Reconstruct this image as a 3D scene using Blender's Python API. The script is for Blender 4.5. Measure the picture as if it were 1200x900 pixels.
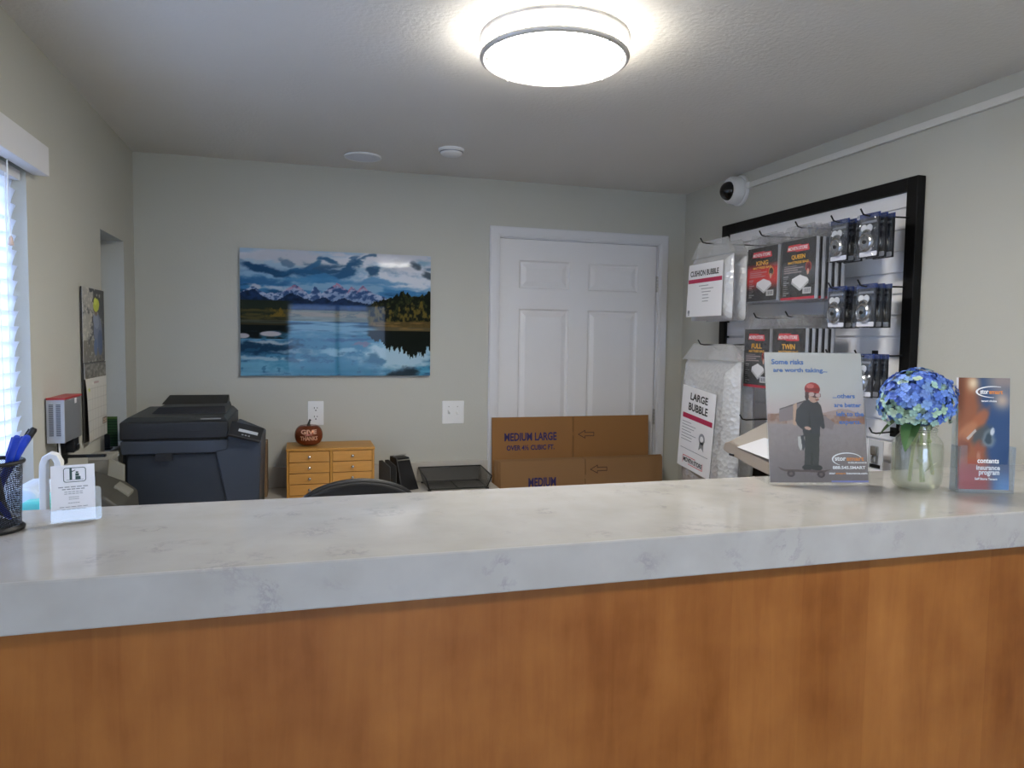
import bpy, bmesh, math, random
import numpy as np
from mathutils import Vector, Matrix, Euler

S = bpy.context.scene
C = S.collection
for o in list(bpy.data.objects):
    bpy.data.objects.remove(o)
random.seed(7)
PI = math.pi

# ------------------------------------------------------------ camera
FPX = 847.67
cam_d = bpy.data.cameras.new('camera')
cam = bpy.data.objects.new('camera', cam_d)
C.objects.link(cam)
cam_d.sensor_width = 36
cam_d.lens = FPX / 1200 * 36
cam_d.clip_start = 0.02
cam.matrix_world = Matrix(((0.9598291, 0.0039717, -0.2805572, 0),
                           (-0.2802539, 0.0621531, -0.9579117, 0),
                           (0.0136330, 0.9980587, 0.0607694, 1.5),
                           (0, 0, 0, 1)))
S.camera = cam

# ------------------------------------------------------------ view, world
S.view_settings.view_transform = 'Standard'
S.view_settings.look = 'None'
S.view_settings.gamma = 1
S.view_settings.exposure = 2.1
S.view_settings.use_curve_mapping = False
SKY_COLOR = (0.50, 0.68, 1.0)
SKY_STRENGTH = 3.5
LAMP_FRONT = 17.0
LAMP_REAR = 17.0
w = bpy.data.worlds.new('sky')
S.world = w
w.use_nodes = True
bg = w.node_tree.nodes['Background']
bg.inputs[0].default_value = (*SKY_COLOR, 1)
bg.inputs[1].default_value = SKY_STRENGTH


def portal(name, loc, rot, sx, sy):
    l = bpy.data.lights.new(name, 'AREA')
    l.shape = 'RECTANGLE'
    l.size, l.size_y = sx, sy
    l.cycles.is_portal = True
    o = bpy.data.objects.new(name, l)
    o.location = loc
    o.rotation_euler = rot
    C.objects.link(o)


# room: camera at x=0 y=0; back wall y=3.71
XL, XR, YB, YF, ZC = -0.732, 2.097, 3.71, -2.5, 2.334
portal('front_window_portal', (0.475, YF - 0.10, 1.03), (-PI / 2, 0, 0), 1.3, 1.85)
portal('side_window_portal', (XL - 0.13, 1.62, 1.465), (0, -PI / 2, 0), 1.0, 1.42)


# ------------------------------------------------------------ colour + materials
def lin(c):
    c = np.asarray(c, dtype=float) / 255.0
    return np.where(c <= 0.04045, c / 12.92, ((c + 0.055) / 1.055) ** 2.4)


def hx(h):
    return tuple(int(h[i:i + 2], 16) for i in (0, 2, 4))


_m = {}


def mat(name, col, rough=0.6, metal=0.0, var=0.06, vscale=9.0, bump=0.0, bscale=120.0, spec=0.5, coat=0.0, trans=0.0, sheen=0.0):
    """principled with a procedural tone variation and optional bump"""
    if name in _m:
        return _m[name]
    m = bpy.data.materials.new(name)
    m.use_nodes = True
    nt = m.node_tree
    b = nt.nodes['Principled BSDF']
    c = lin(hx(col)) if isinstance(col, str) else np.array(col)
    tc = nt.nodes.new('ShaderNodeTexCoord')
    n = nt.nodes.new('ShaderNodeTexNoise')
    n.inputs['Scale'].default_value = vscale
    n.inputs['Detail'].default_value = 4
    nt.links.new(tc.outputs['Object'], n.inputs['Vector'])
    r = nt.nodes.new('ShaderNodeMix')
    r.data_type = 'RGBA'
    r.inputs[6].default_value = (*[float(x) * (1 - var) for x in c], 1)
    r.inputs[7].default_value = (*[min(1, float(x) * (1 + var)) for x in c], 1)
    nt.links.new(n.outputs['Fac'], r.inputs[0])
    nt.links.new(r.outputs[2], b.inputs['Base Color'])
    b.inputs['Roughness'].default_value = rough
    b.inputs['Metallic'].default_value = metal
    b.inputs['Specular IOR Level'].default_value = spec
    b.inputs['Coat Weight'].default_value = coat
    b.inputs['Transmission Weight'].default_value = trans
    if sheen:
        b.inputs['Sheen Weight'].default_value = sheen
    if bump:
        n2 = nt.nodes.new('ShaderNodeTexNoise')
        n2.inputs['Scale'].default_value = bscale
        n2.inputs['Detail'].default_value = 3
        nt.links.new(tc.outputs['Object'], n2.inputs['Vector'])
        bp = nt.nodes.new('ShaderNodeBump')
        bp.inputs['Strength'].default_value = bump
        bp.inputs['Distance'].default_value = 0.004
        nt.links.new(n2.outputs['Fac'], bp.inputs['Height'])
        nt.links.new(bp.outputs[0], b.inputs['Normal'])
    _m[name] = m
    return m


def emit_mat(name, col, strength):
    m = bpy.data.materials.new(name)
    m.use_nodes = True
    nt = m.node_tree
    nt.nodes.clear()
    o = nt.nodes.new('ShaderNodeOutputMaterial')
    e = nt.nodes.new('ShaderNodeEmission')
    e.inputs[0].default_value = (*col, 1)
    e.inputs[1].default_value = strength
    nt.links.new(e.outputs[0], o.inputs[0])
    return m


def paint_mat(name, rough=0.35, coat=0.0, spec=0.5):
    """prints: colour carried by the print's own colour attribute"""
    if name in _m:
        return _m[name]
    m = bpy.data.materials.new(name)
    m.use_nodes = True
    nt = m.node_tree
    b = nt.nodes['Principled BSDF']
    a = nt.nodes.new('ShaderNodeAttribute')
    a.attribute_name = 'print'
    nt.links.new(a.outputs['Color'], b.inputs['Base Color'])
    b.inputs['Roughness'].default_value = rough
    b.inputs['Coat Weight'].default_value = coat
    b.inputs['Coat Roughness'].default_value = 0.03
    b.inputs['Specular IOR Level'].default_value = spec
    _m[name] = m
    return m


def glass_mat(name, tint=(1, 1, 1), gloss=0.12, rough=0.02, haze=0.0, hazecol=(.8, .8, .8), bump=0.0, bscale=60, fres=True):
    """thin clear sheet: transparent + a little gloss (+ milky diffuse share)"""
    if name in _m:
        return _m[name]
    m = bpy.data.materials.new(name)
    m.use_nodes = True
    nt = m.node_tree
    nt.nodes.clear()
    o = nt.nodes.new('ShaderNodeOutputMaterial')
    t = nt.nodes.new('ShaderNodeBsdfTransparent')
    t.inputs[0].default_value = (*tint, 1)
    g = nt.nodes.new('ShaderNodeBsdfGlossy')
    g.inputs['Roughness'].default_value = rough
    d = nt.nodes.new('ShaderNodeBsdfDiffuse')
    d.inputs[0].default_value = (*hazecol, 1)
    m1 = nt.nodes.new('ShaderNodeMixShader')
    m1.inputs[0].default_value = haze
    nt.links.new(t.outputs[0], m1.inputs[1])
    nt.links.new(d.outputs[0], m1.inputs[2])
    m2 = nt.nodes.new('ShaderNodeMixShader')
    nt.links.new(m1.outputs[0], m2.inputs[1])
    nt.links.new(g.outputs[0], m2.inputs[2])
    lw = nt.nodes.new('ShaderNodeLayerWeight')
    lw.inputs[0].default_value = 0.25
    mt = nt.nodes.new('ShaderNodeMath')
    mt.operation = 'MULTIPLY_ADD'
    mt.inputs[1].default_value = 0.28 if fres else 0.0
    mt.inputs[2].default_value = gloss
    nt.links.new(lw.outputs['Fresnel'], mt.inputs[0])
    nt.links.new(mt.outputs[0], m2.inputs[0])
    if bump:
        tc = nt.nodes.new('ShaderNodeTexCoord')
        n2 = nt.nodes.new('ShaderNodeTexVoronoi')
        n2.inputs['Scale'].default_value = bscale
        nt.links.new(tc.outputs['Object'], n2.inputs['Vector'])
        n3 = nt.nodes.new('ShaderNodeTexNoise')
        n3.inputs['Scale'].default_value = bscale * .22
        nt.links.new(tc.outputs['Object'], n3.inputs['Vector'])
        ad = nt.nodes.new('ShaderNodeMath')
        ad.operation = 'ADD'
        nt.links.new(n2.outputs['Distance'], ad.inputs[0])
        nt.links.new(n3.outputs['Fac'], ad.inputs[1])
        bp = nt.nodes.new('ShaderNodeBump')
        bp.inputs['Strength'].default_value = bump
        bp.inputs['Distance'].default_value = 0.01
        nt.links.new(ad.outputs[0], bp.inputs['Height'])
        nt.links.new(bp.outputs[0], g.inputs['Normal'])
        nt.links.new(bp.outputs[0], d.inputs['Normal'])
    nt.links.new(m2.outputs[0], o.inputs[0])
    _m[name] = m
    return m


WALL = mat('wall_paint', 'bdbcb2', 0.85, var=0.012, vscale=1.5, bump=0.12, bscale=90)
CEIL = mat('ceiling_texture', 'dbd7d0', 0.9, var=0.02, vscale=3, bump=0.45, bscale=80)
TRIM = mat('trim_paint', 'd6d6d8', 0.45, var=0.01)
DOORP = mat('door_paint', 'dedddd', 0.45, var=0.012, bump=0.05, bscale=60)
FLOOR = mat('floor_vinyl', '8a7f72', 0.5, var=0.1, vscale=4)
WHITEP = mat('white_plastic', 'e6e6e4', 0.35, var=0.01)
BLACKP = mat('black_plastic', '16171a', 0.4, var=0.05)
BLACKM = mat('black_metal', '111214', 0.45, metal=0.2)
CHROME = mat('chrome', 'cfcfcf', 0.18, metal=1.0, var=0.02)
STEEL = mat('satin_nickel', 'b5b2ac', 0.35, metal=0.9, var=0.02)
INK_BLACK = mat('black_ink', '1b1b1f', 0.6)
INK_WHITE = mat('white_ink', 'f2f2f2', 0.6, var=0.01)
INK_BLUE = mat('blue_ink', '4a74b8', 0.6, var=0.02)
INK_NAVY = mat('navy_ink', '26205a', 0.7, var=0.02)
INK_BROWN = mat('brown_ink', '4a2c22', 0.7, var=0.02)
INK_RED = mat('red_ink', 'd21f33', 0.5, var=0.02)
INK_MAGENTA = mat('crimson_ink', 'b3264f', 0.5, var=0.02)
INK_YELLOW = mat('amber_ink', 'f0b020', 0.5, var=0.02)
INK_ORANGE = mat('orange_ink', 'e08a3c', 0.5, var=0.02)
INK_GREY = mat('grey_ink', '8a8d92', 0.6, var=0.02)
INK_GREEN = mat('dark_green_ink', '2d4a48', 0.6, var=0.02)
PAPER = mat('white_paper', 'e9e9ee', 0.7, var=0.01)
ACRYLIC = glass_mat('clear_acrylic', (0.96, 0.97, 0.97), 0.015, 0.02, haze=0.02)


# ------------------------------------------------------------ mesh builder
class MB:
    def __init__(s):
        s.v = []
        s.f = []
        s.mi = []
        s.m = 0

    def add(s, vs, fs, M=None):
        k = len(s.v)
        for p in vs:
            p = Vector(p)
            s.v.append(M @ p if M is not None else p)
        for f in fs:
            s.f.append([k + i for i in f])
            s.mi.append(s.m)
        return s

    def box(s, c0, c1, M=None):
        x0, y0, z0 = c0
        x1, y1, z1 = c1
        vs = [(x0, y0, z0), (x1, y0, z0), (x1, y1, z0), (x0, y1, z0), (x0, y0, z1), (x1, y0, z1), (x1, y1, z1), (x0, y1, z1)]
        return s.add(vs, [(0, 3, 2, 1), (4, 5, 6, 7), (0, 1, 5, 4), (1, 2, 6, 5), (2, 3, 7, 6), (3, 0, 4, 7)], M)

    def hexa(s, bottom, top, M=None):
        """bottom/top: 4 points each, counter clockwise seen from above"""
        return s.add(list(bottom) + list(top), [(3, 2, 1, 0), (4, 5, 6, 7), (0, 1, 5, 4), (1, 2, 6, 5), (2, 3, 7, 6), (3, 0, 4, 7)], M)

    def prism(s, poly, y0, y1, M=None, axis='y'):
        """poly: list of (a, b) extruded along an axis"""
        n = len(poly)
        if axis == 'y':
            vs = [(a, y0, b) for a, b in poly] + [(a, y1, b) for a, b in poly]
        elif axis == 'z':
            vs = [(a, b, y0) for a, b in poly] + [(a, b, y1) for a, b in poly]
        else:
            vs = [(y0, a, b) for a, b in poly] + [(y1, a, b) for a, b in poly]
        fs = [list(range(n)), list(range(2 * n - 1, n - 1, -1))]
        for i in range(n):
            j = (i + 1) % n
            fs.append((i, i + n, j + n, j))
        return s.add(vs, fs, M)

    def flat(s, poly, y=0.0, M=None):
        return s.add([(a, y, b) for a, b in poly], [list(range(len(poly)))], M)

    def rect(s, x0, z0, x1, z1, y=0.0, M=None):
        return s.flat([(x0, z0), (x1, z0), (x1, z1), (x0, z1)], y, M)

    def tube(s, path, r, n=8, closed=False, M=None, cap=True):
        P = [Vector(p) for p in path]
        rs = r if isinstance(r, (list, tuple)) else [r] * len(P)
        N = len(P)
        vs = []
        t0 = None
        for i, p in enumerate(P):
            if closed:
                t = (P[(i + 1) % N] - P[i - 1]).normalized()
            else:
                t = (P[min(i + 1, N - 1)] - P[max(i - 1, 0)]).normalized()
            if t0 is None:
                up = Vector((0, 0, 1)) if abs(t.z) < 0.9 else Vector((1, 0, 0))
                a = t.cross(up).normalized()
            else:
                a = (a - t * a.dot(t)).normalized()
            b = t.cross(a)
            t0 = t
            for k in range(n):
                q = 2 * PI * k / n
                vs.append(p + (a * math.cos(q) + b * math.sin(q)) * rs[i])
        fs = []
        for i in range(N if closed else N - 1):
            j = (i + 1) % N
            for k in range(n):
                l = (k + 1) % n
                fs.append((i * n + k, i * n + l, j * n + l, j * n + k))
        if cap and not closed:
            fs.append(list(range(n))[::-1])
            fs.append([(N - 1) * n + k for k in range(n)])
        return s.add(vs, fs, M)

    def lathe(s, prof, n=32, M=None, cap=True):
        """prof: list of (r, z)"""
        vs = []
        for r, z in prof:
            for k in range(n):
                q = 2 * PI * k / n
                vs.append((r * math.cos(q), r * math.sin(q), z))
        fs = []
        for i in range(len(prof) - 1):
            for k in range(n):
                l = (k + 1) % n
                fs.append((i * n + k, i * n + l, (i + 1) * n + l, (i + 1) * n + k))
        if cap:
            if prof[0][0] > 1e-6:
                fs.append(list(range(n))[::-1])
            if prof[-1][0] > 1e-6:
                fs.append([(len(prof) - 1) * n + k for k in range(n)])
        return s.add(vs, fs, M)

    def ball(s, c, r, n=12, M=None):
        c = Vector(c)
        rr = r if isinstance(r, (list, tuple)) else (r, r, r)
        T = Matrix.Translation(c) @ Matrix.Diagonal((*rr, 1))
        pr = [(max(1e-4, math.sin(PI * i / n)), -math.cos(PI * i / n)) for i in range(n + 1)]
        return s.lathe(pr, max(8, n + 4), (M @ T) if M is not None else T, cap=False)

    def text(s, body, x0, z0, w_, h_, y=0.0, M=None, align='c', keep=False):
        """flat lettering fitted to a box in the local xz plane (readable from -y)"""
        V, F, bw, bh, bx, by = text_mesh(body)
        sx = w_ / bw
        sz = h_ / bh
        if keep:
            sx = sz = min(sx, sz)
            x0 = x0 + (w_ - bw * sx) * (0.5 if align == 'c' else 0)
        return s.add([(x0 + (p[0] - bx) * sx, y, z0 + (p[1] - by) * sz) for p in V], F, M)

    def build(s, name, mats, parent=None, smooth=False, bevel=0.0, seg=2, loc=None, rot=None, ang=35):
        me = bpy.data.meshes.new(name)
        me.from_pydata([tuple(p) for p in s.v], [], s.f)
        if not isinstance(mats, (list, tuple)):
            mats = [mats]
        for m in mats:
            me.materials.append(m)
        me.polygons.foreach_set('material_index', s.mi)
        bm = bmesh.new()
        bm.from_mesh(me)
        if smooth != 'keep':
            bmesh.ops.recalc_face_normals(bm, faces=bm.faces)
        bm.to_mesh(me)
        bm.free()
        if smooth:
            me.polygons.foreach_set('use_smooth', [True] * len(me.polygons))
            me.set_sharp_from_angle(angle=math.radians(ang))
        me.update()
        o = bpy.data.objects.new(name, me)
        C.objects.link(o)
        if parent is not None:
            o.parent = parent
        if loc is not None:
            o.location = loc
        if rot is not None:
            o.rotation_euler = rot
        if bevel:
            b = o.modifiers.new('bevel', 'BEVEL')
            b.width = bevel
            b.segments = seg
            b.limit_method = 'ANGLE'
            b.angle_limit = math.radians(40)
        return o


_txt = {}


def text_mesh(body):
    if body in _txt:
        return _txt[body]
    cu = bpy.data.curves.new('lettering_source', 'FONT')
    cu.body = body
    cu.align_x = 'LEFT'
    cu.resolution_u = 3
    cu.offset = 0.030
    ob = bpy.data.objects.new('lettering_source', cu)
    C.objects.link(ob)
    dg = bpy.context.evaluated_depsgraph_get()
    dg.update()
    me = bpy.data.meshes.new_from_object(ob.evaluated_get(dg))
    V = [(v.co.x, v.co.y) for v in me.vertices]
    F = [list(p.vertices) for p in me.polygons]
    bpy.data.objects.remove(ob)
    bpy.data.curves.remove(cu)
    bpy.data.meshes.remove(me)
    xs = [p[0] for p in V]
    ys = [p[1] for p in V]
    _txt[body] = (V, F, max(xs) - min(xs), max(ys) - min(ys), min(xs), min(ys))
    return _txt[body]


def rot_z(a):
    return Matrix.Rotation(a, 4, 'Z')


def thing(name, label, cat, loc=(0, 0, 0), rot=(0, 0, 0), group=None):
    o = bpy.data.objects.new(name, None)
    o.empty_display_size = 0.05
    C.objects.link(o)
    o.location = loc
    o.rotation_euler = rot
    return tag(o, label, cat, group)


def tag(o, label, cat, group=None):
    o['label'] = label
    o['category'] = cat
    if group:
        o['group'] = group
    return o


def struct(o):
    o['kind'] = 'structure'
    return o


def dup(root, loc, label, rot=None):
    r = root.copy()
    C.objects.link(r)
    r.location = loc
    r['label'] = label
    if rot is not None:
        r.rotation_euler = rot
    for ch in list(root.children):
        c = ch.copy()
        C.objects.link(c)
        c.parent = r
        for g in ch.children:
            d = g.copy()
            C.objects.link(d)
            d.parent = c
    return r


def rrect(x0, z0, x1, z1, r, n=5):
    pts = []
    for cx, cz, a0 in ((x1 - r, z1 - r, 0), (x0 + r, z1 - r, 90), (x0 + r, z0 + r, 180), (x1 - r, z0 + r, 270)):
        for k in range(n + 1):
            a = math.radians(a0 + 90 * k / n)
            pts.append((cx + r * math.cos(a), cz + r * math.sin(a)))
    return pts


def ring_poly(mb, pts, wd, y):
    """closed outline stroke of a polygon in xz, drawn inwards"""
    c = Vector((sum(p[0] for p in pts) / len(pts), sum(p[1] for p in pts) / len(pts)))
    n = len(pts)
    for i in range(n):
        a, b = Vector(pts[i]), Vector(pts[(i + 1) % n])
        if (b - a).length < 1e-7:
            continue
        d = (b - a).normalized()
        nn = Vector((-d.y, d.x))
        if nn.dot(c - a) < 0:
            nn = -nn
        q = [a - d * wd * .4, b + d * wd * .4, b + nn * wd + d * wd * .4, a + nn * wd - d * wd * .4]
        mb.flat([(p.x, p.y) for p in q], y)


# ------------------------------------------------------------ numpy painting
def vnoise(u, v, seed):
    iu = np.floor(u).astype(int)
    iv = np.floor(v).astype(int)
    fu = u - iu
    fv = v - iv
    fu = fu * fu * (3 - 2 * fu)
    fv = fv * fv * (3 - 2 * fv)

    def h(a, b):
        x = np.sin(a * 127.1 + b * 311.7 + seed * 74.7) * 43758.5453
        return x - np.floor(x)
    return (h(iu, iv) * (1 - fu) + h(iu + 1, iv) * fu) * (1 - fv) + (h(iu, iv + 1) * (1 - fu) + h(iu + 1, iv + 1) * fu) * fv


def fbm(u, v, seed=0, o=5):
    t = 0
    a = 0.5
    s_ = 0
    for k in range(o):
        t = t + a * vnoise(u * 2 ** k, v * 2 ** k, seed + k)
        s_ += a
        a *= 0.55
    return t / s_


def sm(x, a, b):
    t = np.clip((x - a) / (b - a), 0, 1)
    return t * t * (3 - 2 * t)


def inpoly(u, v, pts):
    r = np.zeros(u.shape, bool)
    n = len(pts)
    for i in range(n):
        x0, y0 = pts[i]
        x1, y1 = pts[(i + 1) % n]
        if y0 == y1:
            continue
        c = ((y0 > v) != (y1 > v)) & (u < (x1 - x0) * (v - y0) / (y1 - y0) + x0)
        r ^= c
    return r


def ell(u, v, cx, cy, rx, ry, rot=0.0):
    a = math.radians(rot)
    du, dv = u - cx, v - cy
    p = du * math.cos(a) + dv * math.sin(a)
    q = -du * math.sin(a) + dv * math.cos(a)
    return (p / rx) ** 2 + (q / ry) ** 2 < 1


class Canvas:
    def __init__(s, u, v):
        s.u, s.v = u, v
        s.c = np.zeros(u.shape + (3,))

    def put(s, mask, col, a=1.0):
        col = np.asarray(hx(col) if isinstance(col, str) else col, float)
        if mask.dtype == bool:
            mask = mask.astype(float)
        k = (mask * a)[..., None]
        s.c = s.c * (1 - k) + col * k


def paint(name, w_, h_, nx, ny, fn, material, parent=None, y=0.0, thick=0.0, back=None, loc=None, rot=None, warp=None, x0=0.0, z0=0.0, struct_=False):
    """a printed sheet: fine grid in local xz with its own printed colours; optional board body behind it"""
    u, v = np.meshgrid(np.linspace(0, 1, nx + 1), np.linspace(0, 1, ny + 1))
    cv = Canvas(u, v)
    fn(cv)
    X = x0 + u * w_
    Z = z0 + v * h_
    Y = np.full_like(X, y)
    if warp:
        Y = Y + warp(u, v)
    vs = np.stack([X, Y, Z], -1).reshape(-1, 3)
    idx = np.arange((nx + 1) * (ny + 1)).reshape(ny + 1, nx + 1)
    fs = np.stack([idx[:-1, :-1], idx[:-1, 1:], idx[1:, 1:], idx[1:, :-1]], -1).reshape(-1, 4)
    vl = vs.tolist()
    fl = fs.tolist()
    cols = np.concatenate([lin(np.clip(cv.c, 0, 255)).reshape(-1, 3), np.ones((len(vl), 1))], 1)
    mi = [0] * len(fl)
    mats = [material]
    if thick:
        k = len(vl)
        edge = list(idx[0, :]) + list(idx[1:, -1]) + list(idx[-1, :-1][::-1]) + list(idx[1:-1, 0][::-1])
        edge = [int(e) for e in edge]
        m_ = len(edge)
        for e in edge:
            p = vl[e]
            vl.append([p[0], p[1] + thick, p[2]])
        for i in range(m_):
            j = (i + 1) % m_
            fl.append([edge[i], k + i, k + j, edge[j]])
            mi.append(1)
        fl.append([k + i for i in range(m_)][::-1])
        mi.append(1)
        cols = np.concatenate([cols, np.ones((m_, 4))], 0)
        mats.append(back or WHITEP)
    me = bpy.data.meshes.new(name)
    me.from_pydata(vl, [], fl)
    for m in mats:
        me.materials.append(m)
    me.polygons.foreach_set('material_index', mi)
    at = me.color_attributes.new('print', 'FLOAT_COLOR', 'POINT')
    at.data.foreach_set('color', cols.astype(np.float32).ravel())
    me.update()
    o = bpy.data.objects.new(name, me)
    C.objects.link(o)
    if parent is not None:
        o.parent = parent
    if loc is not None:
        o.location = loc
    if rot is not None:
        o.rotation_euler = rot
    return o


# ============================================================ ROOM SHELL
def wall_xz(name, x0, x1, z0, z1, y0, y1, holes, material):
    """wall lying in xz with rectangular holes (hx0,hx1,hz0,hz1)"""
    mb = MB()
    xs = sorted({x0, x1, *[h[0] for h in holes], *[h[1] for h in holes]})
    zs = sorted({z0, z1, *[h[2] for h in holes], *[h[3] for h in holes]})
    for i in range(len(xs) - 1):
        for j in range(len(zs) - 1):
            cx, cz = (xs[i] + xs[i + 1]) / 2, (zs[j] + zs[j + 1]) / 2
            if any(h[0] < cx < h[1] and h[2] < cz < h[3] for h in holes):
                continue
            mb.box((xs[i], y0, zs[j]), (xs[i + 1], y1, zs[j + 1]))
    return mb


def wall_fix(mb, name, material, swap=False):
    if swap:
        mb.v = [Vector((p.y, p.x, p.z)) for p in mb.v]
    o = mb.build(name, material)
    bm = bmesh.new()
    bm.from_mesh(o.data)
    bmesh.ops.remove_doubles(bm, verts=bm.verts, dist=1e-5)
    # drop the internal faces shared by neighbouring boxes
    seen = {}
    for f in bm.faces:
        k = tuple(sorted(v.index for v in f.verts))
        seen.setdefault(k, []).append(f)
    kill = [f for fs in seen.values() if len(fs) > 1 for f in fs]
    bmesh.ops.delete(bm, geom=kill, context='FACES')
    bmesh.ops.recalc_face_normals(bm, faces=bm.faces)
    bm.to_mesh(o.data)
    bm.free()
    return struct(o)


struct(MB().box((XL - .14, YF - .14, -.1), (XR + .14, YB + .14, 0)).build('floor', FLOOR))
struct(MB().box((XL - .14, YF - .14, ZC), (XR + .14, YB + .14, ZC + .1)).build('ceiling', CEIL))
DX0, DX1, DZ1 = 1.003, 1.940, 2.046
wall_fix(wall_xz('wall_back', XL - .14, XR + .14, 0, ZC, YB, YB + .14, [(DX0, DX1, 0, DZ1)], WALL), 'wall_back', WALL)
W1 = (0.90, 2.345, 0.95, 1.985)
W2 = (3.12, 3.50, 1.02, 1.902)
wall_fix(wall_xz('wall_left', YF, YB, 0, ZC, XL - .14, XL, [W1, W2], WALL), 'wall_left', WALL, swap=True)
struct(MB().box((XR, YF, 0), (XR + .14, YB, ZC)).build('wall_right', WALL))
FD = (-0.20, 1.15, 0.08, 1.97)
wall_fix(wall_xz('wall_front', XL - .14, XR + .14, 0, ZC, YF - .14, YF, [FD], WALL), 'wall_front', WALL)


def window_frame(name, lo, hi, along, plane, mull=0, fr=0.045, depth=0.05):
    """sash frame + glass pane in an opening; along='y' side wall, 'x' front wall"""
    mb = MB()
    a0, a1 = lo[0], hi[0]
    z0, z1 = lo[1], hi[1]
    bars = [(a0, a1, z0, z0 + fr), (a0, a1, z1 - fr, z1), (a0, a0 + fr, z0 + fr, z1 - fr), (a1 - fr, a1, z0 + fr, z1 - fr)]
    for k in range(mull):
        c = a0 + (a1 - a0) * (k + 1) / (mull + 1)
        bars.append((c - fr / 2, c + fr / 2, z0 + fr, z1 - fr))
    for p, q, r, s_ in bars:
        if along == 'y':
            mb.box((plane, p, r), (plane + depth, q, s_))
        else:
            mb.box((p, plane, r), (q, plane + depth, s_))
    o = struct(mb.build(name, TRIM, bevel=0.003))
    g = MB()
    if along == 'y':
        g.box((plane + depth * .4, a0 + fr * .5, z0 + fr * .5), (plane + depth * .5, a1 - fr * .5, z1 - fr * .5))
    else:
        g.box((a0 + fr * .5, plane + depth * .4, z0 + fr * .5), (a1 - fr * .5, plane + depth * .5, z1 - fr * .5))
    g.build('pane', glass_mat('window_glass', (0.97, 0.98, 1), 0.04, 0.01) if name != 'window_2' else glass_mat('dimming_glass', (0.2, 0.22, 0.24), 0.04, 0.01), o)  # small window's dark tint is added to cut daylight on its reveal
    return o


window_frame('window_1', (W1[0], W1[2]), (W1[1], W1[3]), 'y', XL - .125, 1)
window_frame('window_2', (W2[0], W2[2]), (W2[1], W2[3]), 'y', XL - .13, 0, 0.03, 0.04)
window_frame('window_3', (FD[0], FD[2]), (FD[1], FD[3]), 'x', YF - .10, 1, 0.05)
# sills
struct(MB().box((XL - .07, W1[0], W1[2]), (XL + .03, W1[1], W1[2] + .02)).build('trim_1', TRIM, bevel=.004))
struct(MB().box((XL - .085, W2[0], W2[2]), (XL - .001, W2[1], W2[2] + .015)).build('trim_2', TRIM, bevel=.003))

# brick wall of the neighbouring building outside the side window
bk = bpy.data.materials.new('outside_brick')
bk.use_nodes = True
nt = bk.node_tree
tc = nt.nodes.new('ShaderNodeTexCoord')
mp = nt.nodes.new('ShaderNodeMapping')
mp.inputs['Rotation'].default_value = (PI / 2, 0, PI / 2)
br = nt.nodes.new('ShaderNodeTexBrick')
br.inputs['Color1'].default_value = (*lin(hx('d7b9b4')), 1)
br.inputs['Color2'].default_value = (*lin(hx('c9cbd6')), 1)
br.inputs['Mortar'].default_value = (*lin(hx('e2e4ea')), 1)
br.inputs['Scale'].default_value = 3.0
br.inputs['Mortar Size'].default_value = 0.02
sx = nt.nodes.new('ShaderNodeSeparateXYZ')
cx = nt.nodes.new('ShaderNodeCombineXYZ')
nt.links.new(tc.outputs['Object'], sx.inputs[0])
nt.links.new(sx.outputs[1], cx.inputs[0])
nt.links.new(sx.outputs[2], cx.inputs[1])
nt.links.new(cx.outputs[0], br.inputs['Vector'])
nt.links.new(br.outputs['Color'], nt.nodes['Principled BSDF'].inputs['Base Color'])
nt.nodes['Principled BSDF'].inputs['Roughness'].default_value = .9
struct(MB().box((XL - 2.6, -1.5, -.1), (XL - 2.4, 6, 3.0)).build('wall_outside', bk))
struct(MB().box((-30, -30, -.2), (30, 30, -.101)).build('ground_outside', mat('outside_paving', 'a39c90', .9)))

# baseboards
BB = [('baseboard_left', (XL, YF, 0), (XL + .014, YB, .09)),
      ('baseboard_right', (XR - .014, YF, 0), (XR, YB, .09)),
      ('baseboard_back', (XL + .014, YB - .014, 0), (.958, YB, .09))]
for n_, a, b in BB:
    struct(MB().box(a, b).build(n_, TRIM, bevel=.003))

# ------------------------------------------------------------ door
d = MB()
yf = YB + .012          # front face of the stiles and rails
x0, x1, z0, z1 = 1.015, 1.928, .008, 2.036
px = [(1.122, 1.408), (1.519, 1.818)]
pz = [(.20, .84), (.96, 1.668), (1.775, 1.925)]
xs = [x0, px[0][0], px[0][1], px[1][0], px[1][1], x1]
zs = [z0, pz[0][0], pz[0][1], pz[1][0], pz[1][1], pz[2][0], pz[2][1], z1]
for i in range(5):
    for j in range(7):
        if i in (1, 3) and j in (1, 3, 5):
            X0, X1, Z0, Z1 = xs[i], xs[i + 1], zs[j], zs[j + 1]

            def rr(i_, y_):
                return [(X0 + i_, y_, Z0 + i_), (X1 - i_, y_, Z0 + i_), (X1 - i_, y_, Z1 - i_), (X0 + i_, y_, Z1 - i_)]
            lv = [rr(0, yf), rr(.007, yf + .009), rr(.016, yf + .010), rr(.040, yf + .003)]
            vs = [p for l in lv for p in l]
            fs = []
            for a in range(3):
                for k in range(4):
                    l = (k + 1) % 4
                    fs.append((a * 4 + k, a * 4 + l, a * 4 + 4 + l, a * 4 + 4 + k))
            fs.append((12, 13, 14, 15))
            d.add(vs, fs)
        else:
            d.add([(xs[i], yf, zs[j]), (xs[i + 1], yf, zs[j]), (xs[i + 1], yf, zs[j + 1]), (xs[i], yf, zs[j + 1])], [(0, 1, 2, 3)])
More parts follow.
